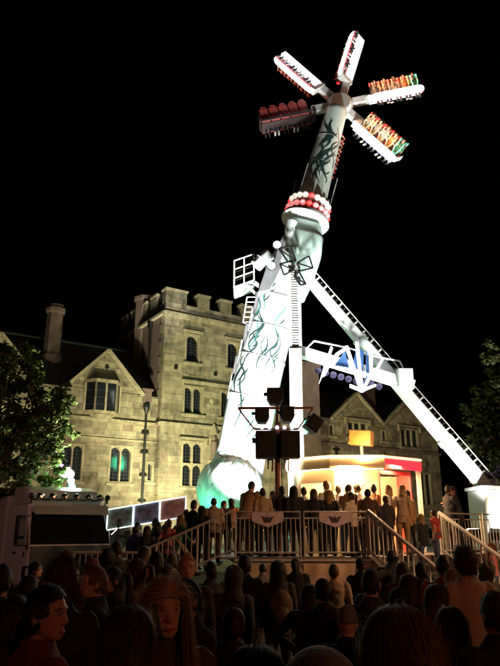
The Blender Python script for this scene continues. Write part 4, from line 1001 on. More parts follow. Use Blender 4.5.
# ------------------------------------------------------------------ people
def remesh(mb, voxel, smooth=2, wrinkle=0., seed=0, name='body'):
    me = mb.mesh('tmp'); o = bpy.data.objects.new('tmp', me); COL.objects.link(o)
    m = o.modifiers.new('r', 'REMESH'); m.mode = 'VOXEL'; m.voxel_size = voxel; m.use_smooth_shade = True
    s = o.modifiers.new('s', 'SMOOTH'); s.iterations = smooth; s.factor = .5
    dg = bpy.context.evaluated_depsgraph_get()
    out = bpy.data.meshes.new_from_object(o.evaluated_get(dg)); out.name = name
    bpy.data.objects.remove(o); bpy.data.meshes.remove(me)
    n = len(out.vertices); co = np.empty(n*3, 'f'); out.vertices.foreach_get('co', co); co = co.reshape(-1, 3)
    if wrinkle:
        nr = np.empty(n*3, 'f'); out.vertices.foreach_get('normal', nr); nr = nr.reshape(-1, 3)
        rs = np.random.RandomState(seed); d = np.zeros(n)
        for f in (14, 24, 38, 60):
            k = rs.normal(size=3)*f*np.array([.7, .7, 1.2]); d += np.sin(co @ k + 1.5*np.sin(co @ rs.normal(size=3)*9)+rs.uniform(0, 6))*(14/f)**.7
        co = co+nr*(d*wrinkle)[:, None]; out.vertices.foreach_set('co', co.astype('f').ravel())
    out.polygons.foreach_set('use_smooth', [True]*len(out.polygons)); out.materials.clear(); out.materials.append(None); out.update()
    return out
def limb(mb, pts, rad, n=10):
    P_ = [Vector(p) for p in pts]; d0 = (P_[0]-P_[1]).normalized(); d1 = (P_[-1]-P_[-2]).normalized()
    pp = [P_[0]+d0*rad[0]*.8]+P_+[P_[-1]+d1*rad[-1]*.8]; rr = [rad[0]*.45]+list(rad)+[rad[-1]*.45]
    mb.tube(pp, rr, n)
def erings(mb, L, lean, n=18, tw=None):
    rg = []
    for (z, rx, ry, yo) in L:
        rg.append([Vector((rx*math.cos(2*PI*k/n), yo+ry*math.sin(2*PI*k/n)+lean*(z-.93), z)) for k in range(n)])
    mb.rings(rg)
HC = Vector((0, .012, 1.635)); NP = Vector((0, -.005, 1.52))
POSES = {
 'stand': {},
 'stand_left': dict(yaw=50), 'stand_right': dict(yaw=-55),
 'look_up': dict(pitch=22),
 'rail': dict(lean=.16, el=[(-.27, .10, 1.16), (.27, .10, 1.16)], wr=[(-.20, .34, 1.10), (.22, .34, 1.10)]),
 'lean_rail': dict(lean=.34, el=[(-.29, .26, 1.14), (.29, .26, 1.14)], wr=[(-.12, .47, 1.12), (.14, .47, 1.12)], pitch=-10),
 'arm_up': dict(el=[(-.24, -.02, 1.15), (.40, .12, 1.50)], wr=[(-.24, .06, .90), (.58, .24, 1.72)], pitch=12),
 'phone': dict(el=[(-.24, .06, 1.16), (.25, .08, 1.17)], wr=[(-.10, .30, 1.30), (.10, .31, 1.32)], pitch=-14),
 'climb': dict(lean=.12, kn=[(-.10, .02, .50), (.10, .30, .66)], an=[(-.10, -.08, .09), (.10, .22, .26)], el=[(-.23, -.12, 1.16), (.25, .10, 1.16)], wr=[(-.25, -.06, .92), (.28, .28, 1.02)]),
 'hips': dict(el=[(-.36, -.08, 1.18), (.24, -.03, 1.14)], wr=[(-.19, .06, 1.02), (.25, .06, .90)], yaw=20),
 'hug': dict(lean=.10, el=[(-.27, .14, 1.20), (.27, .14, 1.22)], wr=[(-.05, .28, 1.24), (.07, .30, 1.30)], yaw=25),
 'sit': dict(kn=[(-.10, .42, .92), (.10, .42, .92)], an=[(-.10, .47, .50), (.10, .50, .52)], el=[(-.24, .10, 1.18), (.24, .10, 1.18)], wr=[(-.15, .22, 1.34), (.15, .22, 1.34)]),
}
def head_m(p):
    return Matrix.Translation(Vector((0, p.get('lean', 0)*.6, -.0))+NP) @ Euler((R(p.get('pitch', 0)), 0, R(p.get('yaw', 0)))).to_matrix().to_4x4() @ Matrix.Translation(-NP)
CACHE = {}
def person_meshes(pose, fine=False):
    key = (pose, fine)
    if key in CACHE: return CACHE[key]
    p = POSES[pose]; lean = p.get('lean', 0)
    sh = [Vector((s*.175, lean*.5, 1.415)) for s in (-1, 1)]
    el = [Vector(v) for v in p.get('el', [(-.225, -.03, 1.13), (.225, -.03, 1.13)])]; wr = [Vector(v) for v in p.get('wr', [(-.235, .05, .88), (.235, .06, .88)])]
    hp = [Vector((s*.09, 0, .92)) for s in (-1, 1)]
    kn = [Vector(v) for v in p.get('kn', [(-.10, .02, .50), (.105, .03, .50)])]; an = [Vector(v) for v in p.get('an', [(-.11, -.02, .09), (.125, .0, .09)])]
    B = MB()
    tor = [(.84, .12, .09, 0), (.92, .158, .112, -.005), (1.02, .145, .10, 0), (1.12, .135, .095, .005), (1.25, .155, .105, .008), (1.36, .172, .102, 0), (1.425, .15, .08, -.005), (1.465, .085, .062, -.005), (1.50, .056, .058, -.002), (1.57, .052, .056, .004)]
    erings(B, tor, lean)
    for i in (0, 1):
        limb(B, [sh[i], sh[i].lerp(el[i], .5), el[i], el[i].lerp(wr[i], .4), wr[i]], [.054, .048, .04, .039, .027])
        d = (wr[i]-el[i]).normalized(); side = d.cross(Vector((0, 1, 0))); side = side.normalized() if side.length > .1 else Vector((1, 0, 0)); pn = side.cross(d)
        fl = side.cross(d).normalized(); acr = Vector((0, 1, 0))-d*d.y
        acr = acr.normalized() if acr.length > .2 else side; pn = d.cross(acr)
        rg = []
        for t, a_, c_ in ((-.01, .026, .02), (.03, .036, .018), (.07, .042, .016), (.095, .04, .013)):
            rg.append([wr[i]+d*t+acr*a_*math.cos(2*PI*k/10)+pn*c_*math.sin(2*PI*k/10) for k in range(10)])
        B.rings(rg); sg = -1 if i == 0 else 1; curl = pn*(.02 if pn.x*sg < 0 else -.02)
        for j in range(4):
            b0 = wr[i]+d*.09+acr*(-.031+.0207*j); ln = (.030, .036, .034, .026)[j]
            B.tube([b0-d*.02, b0+d*ln, b0+d*ln*1.75+curl, b0+d*ln*2.15+curl*2.2], [.0095, .009, .0085, .007], 6)
        b0 = wr[i]+d*.02+acr*.03; B.tube([b0, b0+d*.03+acr*.022, b0+d*.062+acr*.026+curl*.6], [.0125, .011, .008], 6)
        limb(B, [hp[i], hp[i].lerp(kn[i], .5), kn[i], kn[i].lerp(an[i], .35), an[i]], [.085, .076, .056, .054, .036])
        ft = an[i]+Vector((0, 0, -.045)); B.rings([[ft+Vector((rx*math.cos(2*PI*k/10), yy, h_*math.sin(2*PI*k/10)+zz)) for k in range(10)] for yy, rx, h_, zz in ((-.07, .02, .02, 0), (-.05, .033, .035, 0), (.03, .038, .035, 0), (.12, .044, .022, -.015), (.17, .03, .014, -.02))])
    # head
    H = MB(); H.ball(HC, (.074, .094, .112), 20, 14)
    H.rings([[Vector((rx*math.cos(2*PI*k/14), yo+ry*math.sin(2*PI*k/14), z)) for k in range(14)] for z, rx, ry, yo in ((1.522, .026, .022, .072), (1.535, .045, .05, .05), (1.56, .058, .068, .035), (1.60, .066, .08, .024), (1.65, .068, .085, .018))])
    H.rings([[Vector((rx*math.cos(2*PI*k/8), yo+ry*math.sin(2*PI*k/8), z)) for k in range(8)] for z, rx, ry, yo in ((1.585, .010, .006, .105), (1.592, .017, .014, .112), (1.602, .014, .018, .110), (1.63, .009, .012, .104), (1.65, .007, .008, .100))])
    H.ball((0, .096, 1.655), (.05, .016, .010), 10, 6); H.ball((0, .096, 1.560), (.022, .012, .006), 10, 5); H.ball((0, .096, 1.550), (.019, .012, .006), 10, 5)
    for s in (-1, 1): H.ball((s*.076, .0, 1.615), (.010, .020, .030), 8, 6)
    HM = head_m(p); B.add([HM @ Vector(v) for v in H.v], H.f)
    body = remesh(B, .0075 if fine else .0115, 1)
    def grow(extra, seg):   # sleeves
        for i in (0, 1): limb(extra, *seg(i))
    J = MB(); jt = [(.80, .178, .135, 0), (.92, .182, .138, 0), (1.02, .168, .125, 0), (1.12, .165, .122, .005), (1.25, .180, .128, .006), (1.36, .192, .122, 0), (1.43, .168, .098, -.005), (1.47, .122, .086, -.012), (1.505, .082, .078, -.01), (1.53, .072, .070, -.008)]
    erings(J, jt, lean)
    grow(J, lambda i: ([sh[i], sh[i].lerp(el[i], .5), el[i], el[i].lerp(wr[i], .5), wr[i]], [.074, .068, .058, .052, .043]))
    J2 = MB(); J2.add(J.v, J.f); J2.ball((0, -.085+lean*.55, 1.455), (.11, .06, .06), 12, 7)
    jacket = remesh(J, .016, 2, .0028, 3, 'jacket'); hoodie = remesh(J2, .016, 2, .0028, 4, 'hoodie')
    t = MB(); erings(t, [(z, rx-.016, ry-.016, yo) for z, rx, ry, yo in jt[:-1]], lean)
    grow(t, lambda i: ([sh[i], sh[i].lerp(el[i], .35), sh[i].lerp(el[i], .62)], [.066, .062, .058]))
    shirt = remesh(t, .015, 2, .0022, 5, 'shirt')
    q = MB(); erings(q, [(.80, .135, .105, 0), (.88, .168, .125, 0), (.96, .165, .122, 0), (1.01, .155, .112, 0)], 0)
    for i in (0, 1):
        ae = an[i]+Vector((0, 0, -.03)); limb(q, [hp[i], hp[i].lerp(kn[i], .5), kn[i], kn[i].lerp(ae, .5), ae], [.098, .09, .072, .066, .058])
    trousers = remesh(q, .017, 2, .0024, 6, 'trousers')
    sm = []
    for i in (0, 1):
        ft = an[i]+Vector((0, 0, -.05)); w = MB(); w.rings([[ft+Vector((rx*math.cos(2*PI*k/12), yy, max(-.038, h_*math.sin(2*PI*k/12)+zz))) for k in range(12)] for yy, rx, h_, zz in ((-.095, .02, .03, 0), (-.08, .042, .055, .01), (-.02, .047, .062, .015), (.06, .05, .045, 0), (.14, .055, .032, -.012), (.20, .045, .024, -.016), (.22, .02, .014, -.02))])
        me = w.mesh('shoe', None, 'all'); me.materials.append(None); sm.append(me)
    CACHE[key] = dict(body=body, jacket=jacket, hoodie=hoodie, shirt=shirt, trousers=trousers, shoes=sm, HM=HM)
    return CACHE[key]
HAIR = {}
def hair_mesh(style, fine=False):
    if (style, fine) in HAIR: return HAIR[(style, fine)]
    r = np.random.RandomState(sum(map(ord, style)))
    rad = np.array([.074, .094, .112]); c = np.array(HC)
    style0 = style; style = style.rstrip('0123456789'); var_ = int(style0[len(style):] or 0)
    thick = dict(short=1.09, crop=1.05, long=1.13, bob=1.14, curly=1.25, tie=1.08, bun=1.08)[style]*(1, 1.04, .985)[var_]
    def hairline(d):
        y, z, x = d[1], d[2], abs(d[0])
        front = .60 if y > .75 else (.50 if y > .45 else (-.05 if y > .05 else -.62-.25*(y < -.5)))
        if style == 'long' and y > .45: front = .40
        if style in ('long', 'bob', 'curly') and y < .35: front = -.75
        return z > front
    b = MB(); n, m = 28, 18; idx = {}; V = []; F = []
    for i in range(m+1):
        for k in range(n):
            t = -PI/2+PI*i/m; a = 2*PI*k/n; d = np.array([math.cos(t)*math.cos(a), math.cos(t)*math.sin(a), math.sin(t)])
            j = 1+.03*math.sin(5*a+3*t+2*var_)*math.sin(4*t+var_)+.018*math.sin(9*a+1.7*var_)
            V.append(tuple(c+rad*d*(thick*j if hairline(d) else .96)))
    for i in range(m):
        for k in range(n): F.append((i*n+k, i*n+(k+1) % n, (i+1)*n+(k+1) % n, (i+1)*n+k))
    b.add(V, F)
    if style == 'bun': b.ball((0, -.11, 1.70), (.045, .045, .045), 12, 8)
    if style in ('long', 'bob'):
        zend = 1.27 if style == 'long' else 1.47
        rg = []
        for j in range(9):
            t = j/8; z = 1.66+(zend-1.66)*t; w = .088+.012*math.sin(t*3)-.02*(t > .9); ring = []
            for k in range(20):
                a = PI+(k/19)*PI; ring.append(Vector((w*math.cos(a)*1.02, -.012+(.098+.012*t)*math.sin(a), z+.015*math.sin(3*a))))
            for k in range(20):
                a = 2*PI-(k/19)*PI; ring.append(Vector((w*.86*math.cos(a), .0+(.055+.012*t)*math.sin(a), z)))
            rg.append(ring)
        b.rings(rg)
        if style == 'long':
            for sx in (-1, 1): b.tube([(sx*.072, .045, 1.70), (sx*.084, .055, 1.62), (sx*.090, .075, 1.52), (sx*.100, .105, 1.42), (sx*.105, .125, 1.30), (sx*.10, .125, 1.22)], [.010, .015, .018, .021, .018, .004], 10)
    if style == 'tie':
        b.tube([(0, -.095, 1.68), (0, -.15, 1.67), (0, -.16, 1.58), (0, -.14, 1.45), (0, -.13, 1.38)], [.02, .03, .032, .026, .008], 10)
    N = (13000 if fine else 1500); rs = .0009 if fine else .0022
    L = dict(short=.045, crop=.018, long=.36, bob=.21, curly=.07, tie=.09, bun=.09)[style]
    d = r.normal(size=(N, 3)); d /= np.linalg.norm(d, axis=1)[:, None]
    d = d[np.array([hairline(x) for x in d])]; N = len(d)
    steps = 8 if style in ('long', 'bob') else 5
    q = c+rad*d*thick*.985; ph = r.uniform(0, 6.28, (N, 3)); out = r.uniform(.0, .06, (N, 1)); st_ = (L*r.uniform(.7, 1.12, (N, 1))/steps)
    frizz = np.where(r.uniform(size=(N, 1)) < .16, .42, .06 if fine else .12)
    pts = [q]
    for k in range(steps):
        nrm = (q-c)/rad**2; nrm /= np.linalg.norm(nrm, axis=1)[:, None]
        down = np.zeros((N, 3)); z = q[:, 2]
        if style in ('short', 'crop'): down[:] = (0, -.9, -.55); down[:, 0] = .3*np.sin(ph[:, 0])
        else:
            down[:] = (0, -.35, -1); down[z < 1.62] = (0, -.03, -1)
            if style in ('long', 'bob'):
                fm = (q[:, 1] > .03) & (z > 1.56); down[fm] = (0, -1.1, -.5); down[fm, 0] = np.where(d[fm, 0] > .02, 1.6, -1.6)
        tan = np.where((z > 1.58)[:, None], down-nrm*(down*nrm).sum(1)[:, None], down); tan /= np.linalg.norm(tan, axis=1)[:, None]+1e-6
        if style == 'curly': tan = tan*.3+nrm*.5+.8*np.sin(ph+k*2.2)
        tan = np.where((z > 1.56)[:, None], tan+nrm*(out+.12*(style == 'short')), tan)+frizz*np.sin(ph+k*.9)
        q = q+tan*st_
        if style == 'long':
            fl_ = (np.abs(d[:, 0]) > .45) & (d[:, 1] > -.15) & (q[:, 2] < 1.60); q[fl_, 1] += .35*st_[fl_, 0]
        if style == 'long':
            mk = (q[:, 2] < 1.46) & (q[:, 1] < .0); q[mk, 1] = np.minimum(q[mk, 1], -.055)
        pts.append(q)
    if style == 'long':
        nl = 1600 if fine else 160; sx = np.where(r.uniform(size=nl) < .5, -1., 1.); jx = r.normal(0, .013, nl); jy = r.normal(0, .013, nl); el_ = r.uniform(.75, 1.1, nl); key = np.array([(.070, .050, 1.71), (.082, .058, 1.66), (.088, .066, 1.60), (.092, .078, 1.54), (.097, .095, 1.47), (.102, .112, 1.40), (.106, .126, 1.33), (.108, .13, 1.27), (.104, .13, 1.20)])
        lk = np.zeros((nl, 9, 3)); sp_ = np.linspace(.5, 1.5, 9)
        lk[:, :, 0] = sx[:, None]*key[None, :, 0]+jx[:, None]*sp_+.006*np.sin(jy[:, None]*400+np.arange(9)*.8); lk[:, :, 1] = key[None, :, 1]+jy[:, None]*sp_; lk[:, :, 2] = 1.71+(key[None, :, 2]-1.71)*el_[:, None]
        pts = [np.concatenate([pts[k], lk[:, k]], 0) for k in range(9)]; N += nl
    PT = np.stack(pts, 1); n0 = PT.shape[1]
    tg = np.diff(PT, axis=1); tg = np.concatenate([tg, tg[:, -1:]], 1)
    wv = np.cross(tg, (PT-c)); wv /= np.linalg.norm(wv, axis=2)[:, :, None]+1e-9
    wid = rs*(1-.8*np.arange(n0)/(n0-1))[None, :, None]
    VV = np.stack([PT-wv*wid, PT+wv*wid], 2).reshape(-1, 3)
    base = (np.arange(N)[:, None]*n0+np.arange(n0-1)[None, :]).ravel()*2+len(b.v)
    FF = np.stack([base, base+1, base+3, base+2], 1)
    b.v.extend(map(tuple, VV.tolist())); b.f.extend(map(tuple, FF.tolist()))
    me = bpy.data.meshes.new('hair'); me.from_pydata(b.v, [], b.f); me.polygons.foreach_set('use_smooth', [True]*len(me.polygons)); me.materials.append(None); me.update()
    HAIR[(style0, fine)] = me; return me
def cloth(name, c): return mat('cloth_'+name, c, .85, bump=.25, bscale=60, var=.14, vscale=8)
CC = {k: cloth(k, v) for k, v in dict(black=(.012, .012, .014), charcoal=(.03, .03, .034), navy=(.014, .018, .04), brown=(.07, .04, .022), tan=(.30, .19, .09), beige=(.40, .32, .22), cream=(.58, .52, .42), white=(.7, .68, .64), red=(.34, .03, .03), maroon=(.13, .02, .025), grey=(.16, .16, .165), olive=(.07, .07, .035), blue=(.05, .09, .22), denim=(.05, .07, .13), green=(.07, .22, .10), pink=(.55, .18, .20), orange=(.45, .16, .05)).items()}
SK = {k: mat('skin_'+k, v, .5, var=.06, vscale=18, bump=.06, bscale=120) for k, v in dict(fair=(.50, .30, .21), mid=(.40, .23, .15), dark=(.16, .085, .05)).items()}
HR = {k: mat('hair_'+k, v, .6, var=.35, vscale=25) for k, v in dict(black=(.010, .008, .007), brown=(.045, .024, .012), auburn=(.13, .05, .02), blond=(.33, .20, .08), grey=(.28, .25, .22)).items()}
M_eye = mat('eye_white', (.34, .27, .23), .3); M_iris = mat('iris_dark', (.02, .015, .01), .15); M_lip = mat('lips', (.33, .10, .085), .4)
EYE_ME, IRIS_ME, BROW_ME = [], [], []
for s_ in (-1, 1):
    EYE_ME.append(MB().ball((s_*.031, .0885, 1.634), (.013, .010, .0052), 10, 6).mesh('eye', M_eye, 'all'))
    IRIS_ME.append(MB().ball((s_*.031, .0965, 1.634), (.006, .004, .0048), 8, 5).mesh('iris', M_iris, 'all'))
    me = MB().tube([(s_*.013, .105, 1.653), (s_*.03, .104, 1.659), (s_*.052, .090, 1.652)], [.003, .004, .002], 5).mesh('eyebrow', None, 'all'); me.materials.append(None); BROW_ME.append(me)
lip = MB(); lip.tube([(-.022, .101, 1.556), (-.008, .1065, 1.559), (0, .1065, 1.558), (.008, .1065, 1.559), (.022, .101, 1.556)], [.002, .0045, .004, .0045, .002], 6); lip.tube([(-.018, .102, 1.553), (0, .1055, 1.550), (.018, .102, 1.553)], [.002, .005, .002], 6)
LIP_ME = lip.mesh('lips', M_lip, 'all')
def slot(o, m): o.material_slots[0].link = 'OBJECT'; o.material_slots[0].material = m
def child(name, me, root, m=None, mw=None):
    o = bpy.data.objects.new(name, me); COL.objects.link(o); o.parent = root
    if m: slot(o, m)
    if mw is not None: o.matrix_local = mw
    return o
def person(label, u, v, Y, face=0, pose='stand', top='jacket', tc='black', bc='denim', hair='short', hc='black', skin='fair', fine=False, group=None, width=1., h=None, M=None, facef=False, shoes='black'):
    PM = person_meshes(pose, fine); dz = 0
    o = bpy.data.objects.new('person', PM['body']); COL.objects.link(o); slot(o, SK[skin])
    if M is None:
        q = at(u, v, Y); fz = floor_z(q.x, q.y); hh = (q.z-fz)/1.012
        if h: hh = h
        s = hh/1.755
        if not .72 < s < 1.12: print('HEIGHT', label, round(hh, 2), round(fz, 2))
        o.location = (q.x, q.y, fz); jj = 0 if fine or Y < 3.5 else 1; o.rotation_euler = (R(jj*rnd.uniform(-3, 3)), R(jj*rnd.uniform(-3.5, 3.5)), R(face+jj*rnd.uniform(-8, 8))); width *= rnd.uniform(.95, 1.05); o.scale = (s*width*(1 if s > .88 else 1.05), s*width, s)
    else: o.matrix_world = M
    tag(o, label, 'person', group)
    child(top, PM[top], o, CC[tc]); child('trousers', PM['trousers'], o, CC[bc])
    for me in PM['shoes']: child('shoe', me, o, CC[shoes])
    HM = PM['HM']
    if hair == 'bald': pass
    elif hair == 'hood': child('hood', hood_me(), o, CC[tc], HM)
    elif hair == 'cap':
        child('hair', hair_mesh('crop1'), o, HR[hc], HM); child('cap', cap_me(), o, CC['navy' if len(label) % 2 else 'maroon'], HM)
    elif hair == 'beanie': child('beanie', beanie_me(), o, CC['grey'], HM)
    else: child('hair', hair_mesh(hair if fine else hair+str(len(label) % 3), fine), o, HR[hc], HM)
    if facef or fine or abs(((face+180) % 360)-180) > 60:
        
        for q_ in (0, 1):
            ey = child('eye', EYE_ME[q_], o, None, HM); child('iris', IRIS_ME[q_], ey); child('eyebrow', BROW_ME[q_], o, HR[hc], HM)
        child('lips', LIP_ME, o, None, HM)
    return o
def hood_me():
    if 'hood' in HAIR: return HAIR['hood']
    b = MB(); rg = []
    for i in range(13):
        t = i/12; z = 1.40+.385*math.sin(t*PI/2); w = (.125-.10*t if t < .25 else .10+.012*math.sin((t-.25)*6)) if t < .55 else .106*math.cos((t-.55)/.45*PI/2*.97)+.003; ring = []
        for k in range(24):
            a = 2*PI*k/24; y = math.sin(a); ring.append(Vector((w*math.cos(a), -.02+w*1.2*(y if y < .45 else .45+.15*(y-.45)), z+.012*math.sin(3*a+5*t))))
        rg.append(ring)
    b.rings(rg); me = b.mesh('hood', None, 'all'); me.materials.append(None); HAIR['hood'] = me; return me
def cap_me():
    if 'cap' in HAIR: return HAIR['cap']
    b = MB(); rg = []
    for i in range(9):
        t = PI/2*i/9; rg.append([Vector((.085*math.cos(t)*math.cos(2*PI*k/24), .010+.106*math.cos(t)*math.sin(2*PI*k/24), 1.655+.105*math.sin(t))) for k in range(24)])
    b.rings(rg)
    b.prism([Vector((.072*math.cos(PI*k/10), .075+.10*math.sin(PI*k/10), 1.668-.012*math.sin(PI*k/10))) for k in range(11)], (0, 0, 0), (0, 0, .010))
    me = b.mesh('cap', None, 'all'); me.materials.append(None); HAIR['cap'] = me; return me
def beanie_me():
    if 'beanie' in HAIR: return HAIR['beanie']
    b = MB(); prof = []
    for i in range(11):
        t = PI/2*i/10; prof.append((math.cos(t), math.sin(t)))
    rg = [[Vector((.082*1.02*math.cos(2*PI*k/28), .012+.103*1.02*math.sin(2*PI*k/28), 1.640-.012)) for k in range(28)]]
    for c_, s_ in prof[:-1]: rg.append([Vector((.084*c_*math.cos(2*PI*k/28)*(1+.012*math.cos(14*2*PI*k/28)), .012+.105*c_*math.sin(2*PI*k/28), 1.645+.122*s_)) for k in range(28)])
    b.rings(rg); me = b.mesh('beanie', None, 'all'); me.materials.append(None); HAIR['beanie'] = me; return me

G1, G2, G3, G4 = 'crowd standing on the ground', 'people on the deck', 'people on the left steps', 'riders in the gondolas'
# --- nearest crowd (u, v = top of head in the photograph, Y = metres away)
person('person with brown bobbed hair and cream top nearest the camera, seen from behind', 400, 599, 1.68, 3, 'stand', 'shirt', 'cream', 'denim', 'bob', 'auburn', fine=True, group=G1)
person('person in grey beanie of whom only the crown shows at the bottom edge', 321, 641, 1.16, 5, 'stand', 'jacket', 'charcoal', 'black', 'beanie', 'black', group=G1)
person('person with dark brown hair seen from behind in front of the long haired girl', 128, 601, 2.35, -12, 'stand', 'jacket', 'black', 'black', 'bob', 'brown', fine=True, group=G1)
person('girl with long auburn blond hair facing the camera at lower left', 166, 573, 3.0, 200, 'stand', 'jacket', 'brown', 'denim', 'long', 'blond', fine=True, group=G1)
person('man in dark red top turning his head to the right at the left edge', 47, 580, 3.1, -50, 'stand_right', 'jacket', 'maroon', 'black', 'short', 'black', 'mid', fine=True, group=G1, facef=True)
person('person with bushy curly hair in black behind the man in dark red', 75, 557, 4.0, -10, 'stand', 'jacket', 'black', 'black', 'curly', 'brown', group=G1)
person('light haired man turned sideways in a dark jacket before the lorry', 103, 562, 5.2, 118, 'stand', 'jacket', 'navy', 'denim', 'short', 'auburn', group=G1)
person('dark haired woman whose lit face looks back over the crowd before the lorry', 118, 565, 6.2, 115, 'stand', 'jacket', 'charcoal', 'black', 'tie', 'black', group=G1)
person('fair haired boy facing the camera in front of the left railing', 191, 551, 6.2, 190, 'stand', 'jacket', 'charcoal', 'denim', 'short', 'blond', group=G1)
person('dark haired man behind the long haired girl looking to the left', 187, 576, 4.1, 125, 'stand', 'jacket', 'black', 'black', 'short', 'black', 'mid', group=G1)
person('woman with tied back hair in profile below the steps', 143, 556, 6.6, 85, 'stand', 'jacket', 'brown', 'black', 'tie', 'brown', group=G1)
person('short haired person in black seen from behind beside the woman in profile', 158, 550, 7.2, 10, 'stand', 'jacket', 'black', 'denim', 'short', 'black', group=G1)
person('man in bulky black jacket standing before the tarpaulin skirt', 240, 553, 8.6, 6, 'hips', 'jacket', 'black', 'charcoal', 'short', 'black', group=G1, width=1.06)
w14 = person('woman with long hair wearing a patterned backpack before the tarpaulin', 278, 559, 8.6, -8, 'stand', 'jacket', 'charcoal', 'black', 'long', 'black', group=G1)
person('person in black raising an arm left of the man in the bulky jacket', 211, 560, 8.3, 20, 'arm_up', 'jacket', 'black', 'black', 'short', 'black', group=G1)
person('teenager in black right of the backpack wearer', 328, 577, 6.1, 4, 'stand', 'hoodie', 'black', 'black', 'short', 'black', group=G1)
person('man in dark grey jacket with cropped hair right of centre', 376, 566, 5.4, -4, 'stand', 'jacket', 'charcoal', 'black', 'crop', 'black', group=G1, width=1.05)
person('small person in beige top against the tarpaulin corner', 337, 562, 9.3, 0, 'stand', 'shirt', 'beige', 'brown', 'crop', 'brown', 'mid', group=G1)
person('child with black hair between the teenager and the man in grey', 358, 592, 6.0, 8, 'stand', 'jacket', 'grey', 'denim', 'short', 'black', group=G1)
person('dark haired person in black left of the red shirted man', 411, 573, 6.0, 0, 'stand', 'jacket', 'black', 'black', 'bob', 'brown', group=G1)
person('man in red shirt watching at the foot of the stairs', 435, 552, 7.4, 2, 'stand', 'shirt', 'red', 'denim', 'crop', 'black', 'mid', group=G1, width=1.04)
person('person with thick dark bob in a beige top near the right edge', 469, 546, 6.2, 5, 'stand', 'jacket', 'beige', 'brown', 'curly', 'brown', group=G1)
person('person with brown hair looking up at the foot of the stairs', 395, 560, 8.3, -5, 'look_up', 'jacket', 'brown', 'black', 'bob', 'brown', group=G1)
person('dark haired person immediately left of the red shirted man, farther back', 422, 560, 8.2, 5, 'stand', 'jacket', 'charcoal', 'black', 'short', 'black', group=G1)
person('person in black cut off by the right edge', 497, 588, 3.6, 12, 'stand', 'jacket', 'black', 'black', 'short', 'brown', group=G1)
person('person in black cut off by the left edge', 2, 562, 5.0, -8, 'stand', 'jacket', 'black', 'black', 'short', 'black', group=G1)
person('dark haired person in black between the left edge and the man in dark red', 23, 573, 6.0, 0, 'stand', 'jacket', 'black', 'black', 'short', 'black', group=G1)
person('blond child before the lorry bumper', 50, 571, 7.6, 10, 'stand', 'jacket', 'brown', 'denim', 'short', 'blond', group=G1)
person('small child in pink coat at the bottom beside the long haired girl', 204, 641, 2.75, -25, 'stand', 'jacket', 'pink', 'denim', 'short', 'brown', h=1.30, group=G1)
person('dark haired person low at the bottom edge left of the grey beanie', 256, 640, 1.9, 0, 'stand', 'jacket', 'black', 'black', 'bob', 'black', fine=True, group=G1)
person('dark haired person right of the long haired girl near the bottom', 222, 600, 4.4, 6, 'stand', 'jacket', 'black', 'black', 'short', 'brown', h=1.46, group=G1)
person('dark haired person half hidden beside the man in dark grey jacket', 392, 585, 5.0, 5, 'stand', 'jacket', 'black', 'black', 'short', 'black', group=G1)
person('person in brown jacket below the right railing', 447, 556, 9.3, -6, 'phone', 'jacket', 'brown', 'black', 'short', 'brown', group=G1)
person('person in navy under the deck corner left of the stairs', 386, 548, 10.6, 0, 'look_up', 'jacket', 'navy', 'denim', 'crop', 'black', group=G1)
person('person in olive jacket behind the fair haired boy', 176, 552, 9.5, 15, 'stand', 'jacket', 'olive', 'black', 'short', 'brown', group=G1)
person('woman with dark tied hair low behind the backpack wearer', 300, 566, 11.0, 0, 'stand', 'jacket', 'black', 'black', 'tie', 'black', h=1.50, group=G1)
person('person in dark hood beside the lorry mirror', 122, 540, 10.8, 10, 'stand', 'hoodie', 'charcoal', 'black', 'short', 'black', group=G1)
person('person in dark coat under the left end of the railing', 108, 548, 9.6, -10, 'stand', 'jacket', 'black', 'black', 'curly', 'black', group=G1)
person('person in maroon jacket below the left railing', 150, 545, 11.2, 20, 'stand', 'jacket', 'maroon', 'black', 'bob', 'brown', group=G1)
person('person in a raised dark hood left of the man in the bulky jacket', 226, 566, 7.2, 12, 'stand', 'hoodie', 'charcoal', 'black', 'hood', 'black', group=G1)
person('person in a dark baseball cap right of the curly haired head', 90, 556, 7.6, -20, 'stand_left', 'jacket', 'grey', 'black', 'cap', 'black', group=G1)
person('person in a raised brown hood before the lorry grille', 66, 552, 9.0, 5, 'stand', 'hoodie', 'brown', 'black', 'hood', 'black', group=G1)
person('woman with black tied hair below the lorry windscreen', 35, 560, 9.4, -30, 'stand_right', 'jacket', 'maroon', 'black', 'tie', 'black', group=G1)
person('person holding a phone in front of the left tarpaulin end', 262, 562, 11.6, 10, 'phone', 'jacket', 'grey', 'black', 'crop', 'black', group=G1)
person('dark haired person leaning towards the backpack wearer', 305, 583, 6.6, -30, 'hips', 'jacket', 'navy', 'black', 'bob', 'black', group=G1)
person('person in a dark cap at the tarpaulin corner below the stairs', 362, 556, 10.2, -15, 'arm_up', 'jacket', 'black', 'black', 'cap', 'brown', 'mid', group=G1)
person('woman with blond tied hair between the red shirted man and the beige top', 452, 566, 7.0, -10, 'stand_left', 'jacket', 'charcoal', 'denim', 'tie', 'blond', group=G1)
person('person in a raised olive hood at the right below the railing', 483, 560, 8.8, 10, 'look_up', 'hoodie', 'olive', 'black', 'hood', 'black', group=G1)
person('person in maroon with brown bob behind the nearest brown head', 428, 582, 5.2, 15, 'stand_right', 'jacket', 'maroon', 'black', 'bob', 'brown', group=G1)
person('short person in a dark beanie left of the nearest brown head', 345, 600, 4.6, -6, 'stand', 'jacket', 'black', 'black', 'beanie', 'black', h=1.45, group=G1)
person('dark haired person lower left behind the man in dark red', 16, 592, 4.2, 20, 'stand', 'jacket', 'black', 'black', 'bob', 'black', group=G1)
